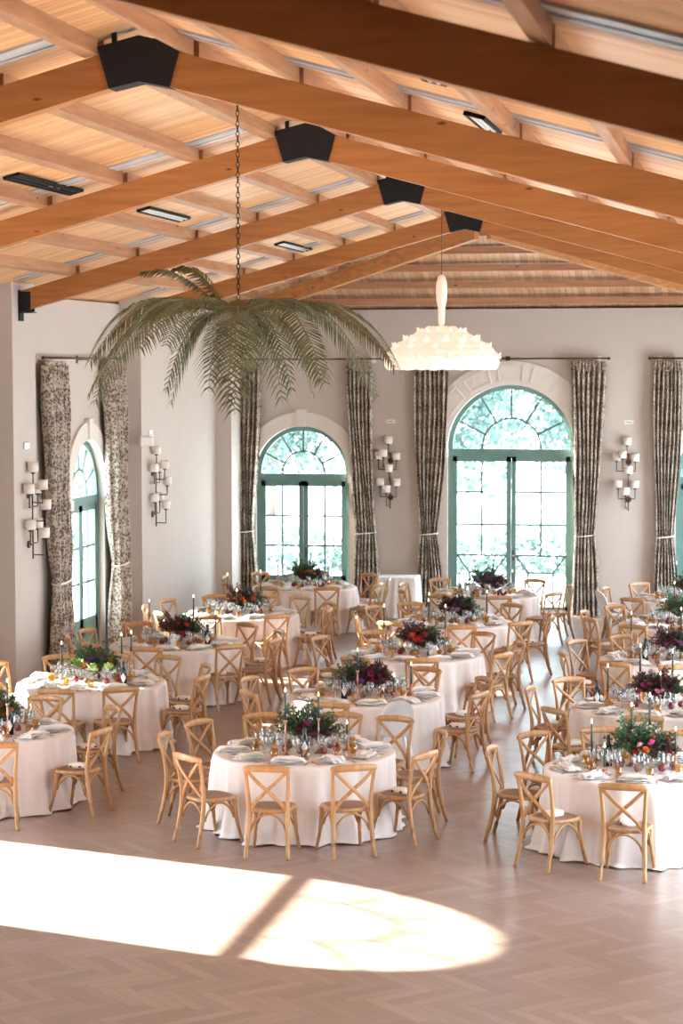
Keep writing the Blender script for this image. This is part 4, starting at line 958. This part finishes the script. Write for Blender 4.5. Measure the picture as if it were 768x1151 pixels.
    if in_view(tx, ty, 1):
        r = thing('floral_centrepiece', 'low flower arrangement, %s, on the %s' % (words.replace('mostly ', ''), ts), 'flowers', (tx, ty+0.05, TZ), 0, 'flower centrepieces')
        if len(r['label'].split()) > 16: r['label'] = 'flower arrangement on the %s, %s' % (ts, ' '.join(words.replace('mostly ', '').split()[:6]).rstrip(' and'))
        from_mesh('vase', vaseM, r, (0, 0, 0)); from_mesh('vase', vaseM, r, (0.16, 0.05, 0), 0, 0.8)
        if kind == 'G':
            from_mesh('foliage', folG[ti_ % 3], r, (-0.03, 0, 0.06), rd.random()*6, 1.0); from_mesh('foliage', folG[(ti_+1) % 3], r, (0.14, 0.04, 0.05), rd.random()*6, 0.8)
            if key in ('C1', 'C4', 'T5'): from_mesh('dark_foliage', folD[ti_ % 2], r, (0.2, 0, 0.06), rd.random()*6, 0.75)
        else:
            from_mesh('dark_foliage', folD[ti_ % 2], r, (0.0, 0, 0.07), rd.random()*6, 1.0); from_mesh('foliage', folG[ti_ % 3], r, (-0.16 if key in ('T2',) else 0.17, 0.02, 0.05), rd.random()*6, 0.85)
            from_mesh('dark_foliage', folD[(ti_+1) % 2], r, (0.10, 0.05, 0.04), rd.random()*6, 0.85)
        nb = 24
        for k in range(nb):
            a = 2.399*k; el = rd.uniform(0.2, 0.95); rr = 0.24*sqrt(rd.uniform(0.05, 1))
            px, pz = rr*cos(a)+0.05, 0.12+0.24*el*(1-rr*1.4)
            c = cols[k % len(cols)]
            from_mesh('blossom', blos[c], r, (px, rr*sin(a)-0.04, pz), rd.random()*6, rd.uniform(0.8, 1.15) if c != 'lime' else 1.7, 0.7 if sin(a) < 0 else 0.1)
        for k in range(7):  # fruit lying round the vases
            a = rd.random()*2*pi; p = (tx+0.06+0.27*cos(2*pi*k/7)*1.0, ty+0.02+0.22*sin(2*pi*k/7), TZ)
            w1 = ['front', 'right front', 'right back', 'back', 'left back', 'left', 'left front'][int(((math.degrees(2*pi*k/7)+90) % 360)/51.5) % 7]
            (pomP if k % 2 == 0 else pearP).put(p, a, ('dark red pomegranate' if k % 2 == 0 else 'brown pear')+' beside the flowers of the %s, %s side' % (ts, w1), 'fruit round the flowers')
    cl = [c_ for c_ in CAND[key] if in_view(tx+c_[0], ty+c_[1], 1)]; cl.sort()
    for (dx, dy, sk, cd), rk in zip(cl, ranks[len(cl)] if cl else []):
        p = (tx+dx, ty+dy, TZ); rw = 'the only one' if rk == 'only' else rk
        stickP[sk].put(p, 0, '%s copper candlestick, %s on the %s' % (['tall', 'short', 'low'][sk], rw, ts), 'candlesticks on the '+ts)
        candP[cd].put((p[0], p[1], TZ+stickH[sk]), 0, 'lit dark green taper, %s on the %s' % (rw, ts), 'tapers on the '+ts)
    bx = {'T1': (0.08, -0.36), 'T2': (-0.2, -0.3), 'T4': (0.35, -0.25), 'A3': (0.5, -0.15), 'A2': (0.5, -0.3), 'C2': (-0.62, -0.05), 'C3': (-0.3, -0.25), 'C1': (-0.3, 0.05)}.get(key, (0.33, -0.22))
    if in_view(tx+bx[0], ty+bx[1], 1): bottleP.put((tx+bx[0], ty+bx[1], TZ), 0.15, 'dark bottle with a white diamond label on the '+ts, 'dark bottles on the tables')
    cx_ = {'T3': (0.30, -0.3), 'A3': (0.08, -0.38)}.get(key, (-0.25, 0.3))
    if in_view(tx+cx_[0], ty+cx_[1], 1): (archP if key in ('A3', 'C4', 'A1') else cardP).put((tx+cx_[0], ty+cx_[1], TZ), 0.2, ('white arched plaque' if key in ('A3', 'C4', 'A1') else 'upright white card')+' on the '+ts, 'table cards')

# ------------------------------------------------------------------ high chairs
def mk_high():
    r = thing('high_chair', 'x', 'high chair'); Wm = M['plastic']
    mb = MB(); rows = []
    for k in range(17):
        u = -1+2*k/16; rows.append([])
    out = [(-0.17, 0.56)]+[(-0.18*cos(pi*k/14), 0.80+0.18*sin(pi*k/14)) for k in range(15)]+[(0.17, 0.56)]
    fr, bk = [], []
    for x, z in out: y = -0.17-(z-0.56)*0.28-0.05*(1-(x/0.18)**2); fr.append((x, y, z)); bk.append((x, y-0.022, z))
    mb.grid([fr, bk], True, True); mb.quad(fr); mb.quad(bk); mb.build('backrest', Wm, r)
    MB().box(-0.15, 0.15, -0.17, 0.13, 0.54, 0.57).build('seat', Wm, r, bevel=0.012)
    for s in (-1, 1):
        MB().tube(interp([(s*0.14, -0.17, 0.70), (s*0.155, -0.02, 0.73), (s*0.145, 0.12, 0.70), (s*0.14, 0.13, 0.57)], 4), 0.014, 8).build('arm_loop', Wm, r)
        MB().tube([(s*0.13, -0.14, 0.55), (s*0.24, -0.27, 0.0)], [0.017, 0.012], 8).build('leg', Wm, r); MB().tube([(s*0.13, 0.10, 0.55), (s*0.24, 0.24, 0.0)], [0.017, 0.012], 8).build('leg', Wm, r)
    MB().box(-0.18, 0.18, 0.13, 0.17, 0.30, 0.315).build('footrest', Wm, r)
    MB().tube([(-0.06, -0.19, 0.66), (-0.13, 0.03, 0.60), (-0.02, 0.1, 0.575)], 0.008, 6).build('strap', M['dark'], r)
    return r
hiP = P1(mk_high)
hiP.put((-4.02, 23.85, 0), radians(20), 'white plastic high chair between the nearest and second middle tables', 'white high chairs')
hiP.put((-2.35, 35.9, 0), radians(-60), 'white plastic high chair beyond the fourth right table', 'white high chairs')

# ------------------------------------------------------------------ palm pendant
PX, PY, PZ = XC, 19.5, 5.12
r = thing('palm_pendant', 'large palm frond chandelier hanging from the ridge on a dark chain', 'chandelier', (PX, PY, PZ))
mb = MB(); mb.lathe([(0.0, -0.10), (0.10, -0.09), (0.16, -0.02), (0.16, 0.05), (0.08, 0.11), (0.02, 0.13), (0, 0.14)], 20); mb.build('hub', M['rachis'], r)
mb = MB(); z = 0.13; k = 0
while z < ZR-PZ-0.03:
    a = k % 2*pi/2; n = 8; pts = [(0.016*cos(2*pi*q/n)*cos(a), 0.016*cos(2*pi*q/n)*sin(a), z+0.027+0.030*sin(2*pi*q/n)) for q in range(n+1)]
    mb.tube(pts, 0.0045, 4, cap=False); z += 0.046; k += 1
mb.build('chain', M['steel'], r)
def frond(az, L, rise, droop, seed):
    rd = random.Random(seed); mb = MB(); n = 24 if L > 1.2 else 15; P = []
    ca, sa = cos(az), sin(az)
    for i in range(n+1):
        t = i/n; h = L*(t*(1-0.18*t)); z = rise*sin(min(1, t*1.25)*pi*0.5)*1.0 - droop*(t**2.3); P.append(Vector((ca*(0.08+h), sa*(0.08+h), z)))
    for i in range(n):
        d = (P[i+1]-P[i]).normalized(); t = i/n
        if t < 0.10: continue
        side0 = Vector((-sa, ca, 0)); up = d.cross(side0).normalized()
        if up.z < 0: up = -up
        for s in (-1, 1):
            for q in (0.0, 0.5):
                p = P[i].lerp(P[i+1], q+rd.uniform(-.1, .1)); ll = (0.40 if L > 1.2 else 0.30)*sin(pi*min(1, (t*0.86+0.12)))**0.7*rd.uniform(0.88, 1.08)
                dr = (side0*s*0.86+d*0.62+up*0.10).normalized(); m_ = p+dr*ll*0.5-Vector((0, 0, 0.04*ll)); e = p+dr*ll-Vector((0, 0, 0.30*ll+0.02))
                w_ = d*0.0150+up*0.003
                a = len(mb.v); mb.v += [tuple(p-w_*0.5), tuple(p+w_*0.5), tuple(m_+w_+up*0.003), tuple(m_-w_+up*0.003), tuple(e)]
                mb.f += [(a, a+1, a+2, a+3), (a+3, a+2, a+4)]; mb.sm += [False, False]
    return mb, P
specs = []
for k in range(12): specs.append((radians(k*30+12), 1.56+0.16*((k*7) % 3), 0.22+0.05*((k*5) % 3), 0.60+0.17*((k*3) % 4)))
for k in range(7): specs.append((radians(k*51.4+20), 0.72+0.13*(k % 3), 0.08, 0.80+0.12*(k % 2)))
specs += [(radians(172), 0.62, 0.42, 0.0), (radians(196), 0.95, 0.40, 0.02)]
for k, sp_ in enumerate(specs):
    mb, P = frond(*sp_, k); f_ = mb.build('frond', M['frond'], r); f_.data.materials[0] = M['frond']
    MB().tube(P, [0.011*(1-0.85*i/len(P)) for i in range(len(P))], 5).build('frond_rib', M['rachis'], f_)

# ------------------------------------------------------------------ cocoon pendant
QX, QY = XC+0.06, 31.9
r = thing('cocoon_pendant', 'glowing scalloped white pendant lamp on a slender stem', 'pendant lamp', (QX, QY, 4.57))
MB().tube([(0, 0, 1.38), (0, 0, zc(QX)-4.57-0.002)], 0.006, 6).build('cable', M['bronze'], r)
MB().lathe([(0.0, 0.66), (0.045, 0.68), (0.05, 0.78), (0.052, 0.92), (0.075, 1.02), (0.085, 1.15), (0.078, 1.28), (0.055, 1.38), (0.02, 1.40), (0, 1.40)], 16).build('stem', M['cocoonoff'], r)
tiers = [(0.34, 0.615), (0.54, 0.51), (0.71, 0.40), (0.85, 0.25)]
prof = [(0.0, 0.67), (0.20, 0.655), (0.36, 0.585), (0.50, 0.505), (0.64, 0.42), (0.76, 0.33), (0.84, 0.22), (0.855, 0.12), (0.82, 0.04), (0.78, 0.01)]
def mod(r_, z_, t_):
    k = 12; c = abs(sin(k*t_/2)); return (r_*(1-0.045*(1-c)*min(1, r_*2)) if False else r_*(0.965+0.04*(1-c)), z_-0.03*c*min(1, r_*3)*(1 if z_ > 0.05 else -0.6))
fine = []
for i in range(len(prof)-1):
    for q in range(4):
        t = q/4; fine.append((prof[i][0]+(prof[i+1][0]-prof[i][0])*t, prof[i][1]+(prof[i+1][1]-prof[i][1])*t-0.018*sin(pi*t)))
fine.append(prof[-1]); fine += [(0.6, 0.03), (0.3, 0.05), (0.0, 0.06)]
sh = MB().lathe(fine, 144, (0, 0, 0), mod).build('cocoon_shade', M['cocoon'], r)
for j, (rt, zt) in enumerate(tiers):
    n = 12
    for k in range(n):
        t = 2*pi*(k+(0.5 if j % 2 else 0))/n; c = Vector((rt*cos(t), rt*sin(t), zt-0.03)); o_ = Vector((cos(t)*0.5, sin(t)*0.5, 0.86)).normalized() if j < 4 else Vector((cos(t), sin(t), 0.35)).normalized()
        MB().tube([c-o_*0.03, c+o_*0.02, c+o_*0.055], [0.055, 0.022, 0.005], 8).build('spike', M['cocoon'], sh)
print('chairs', chair_n, 'objects', len(bpy.data.objects))
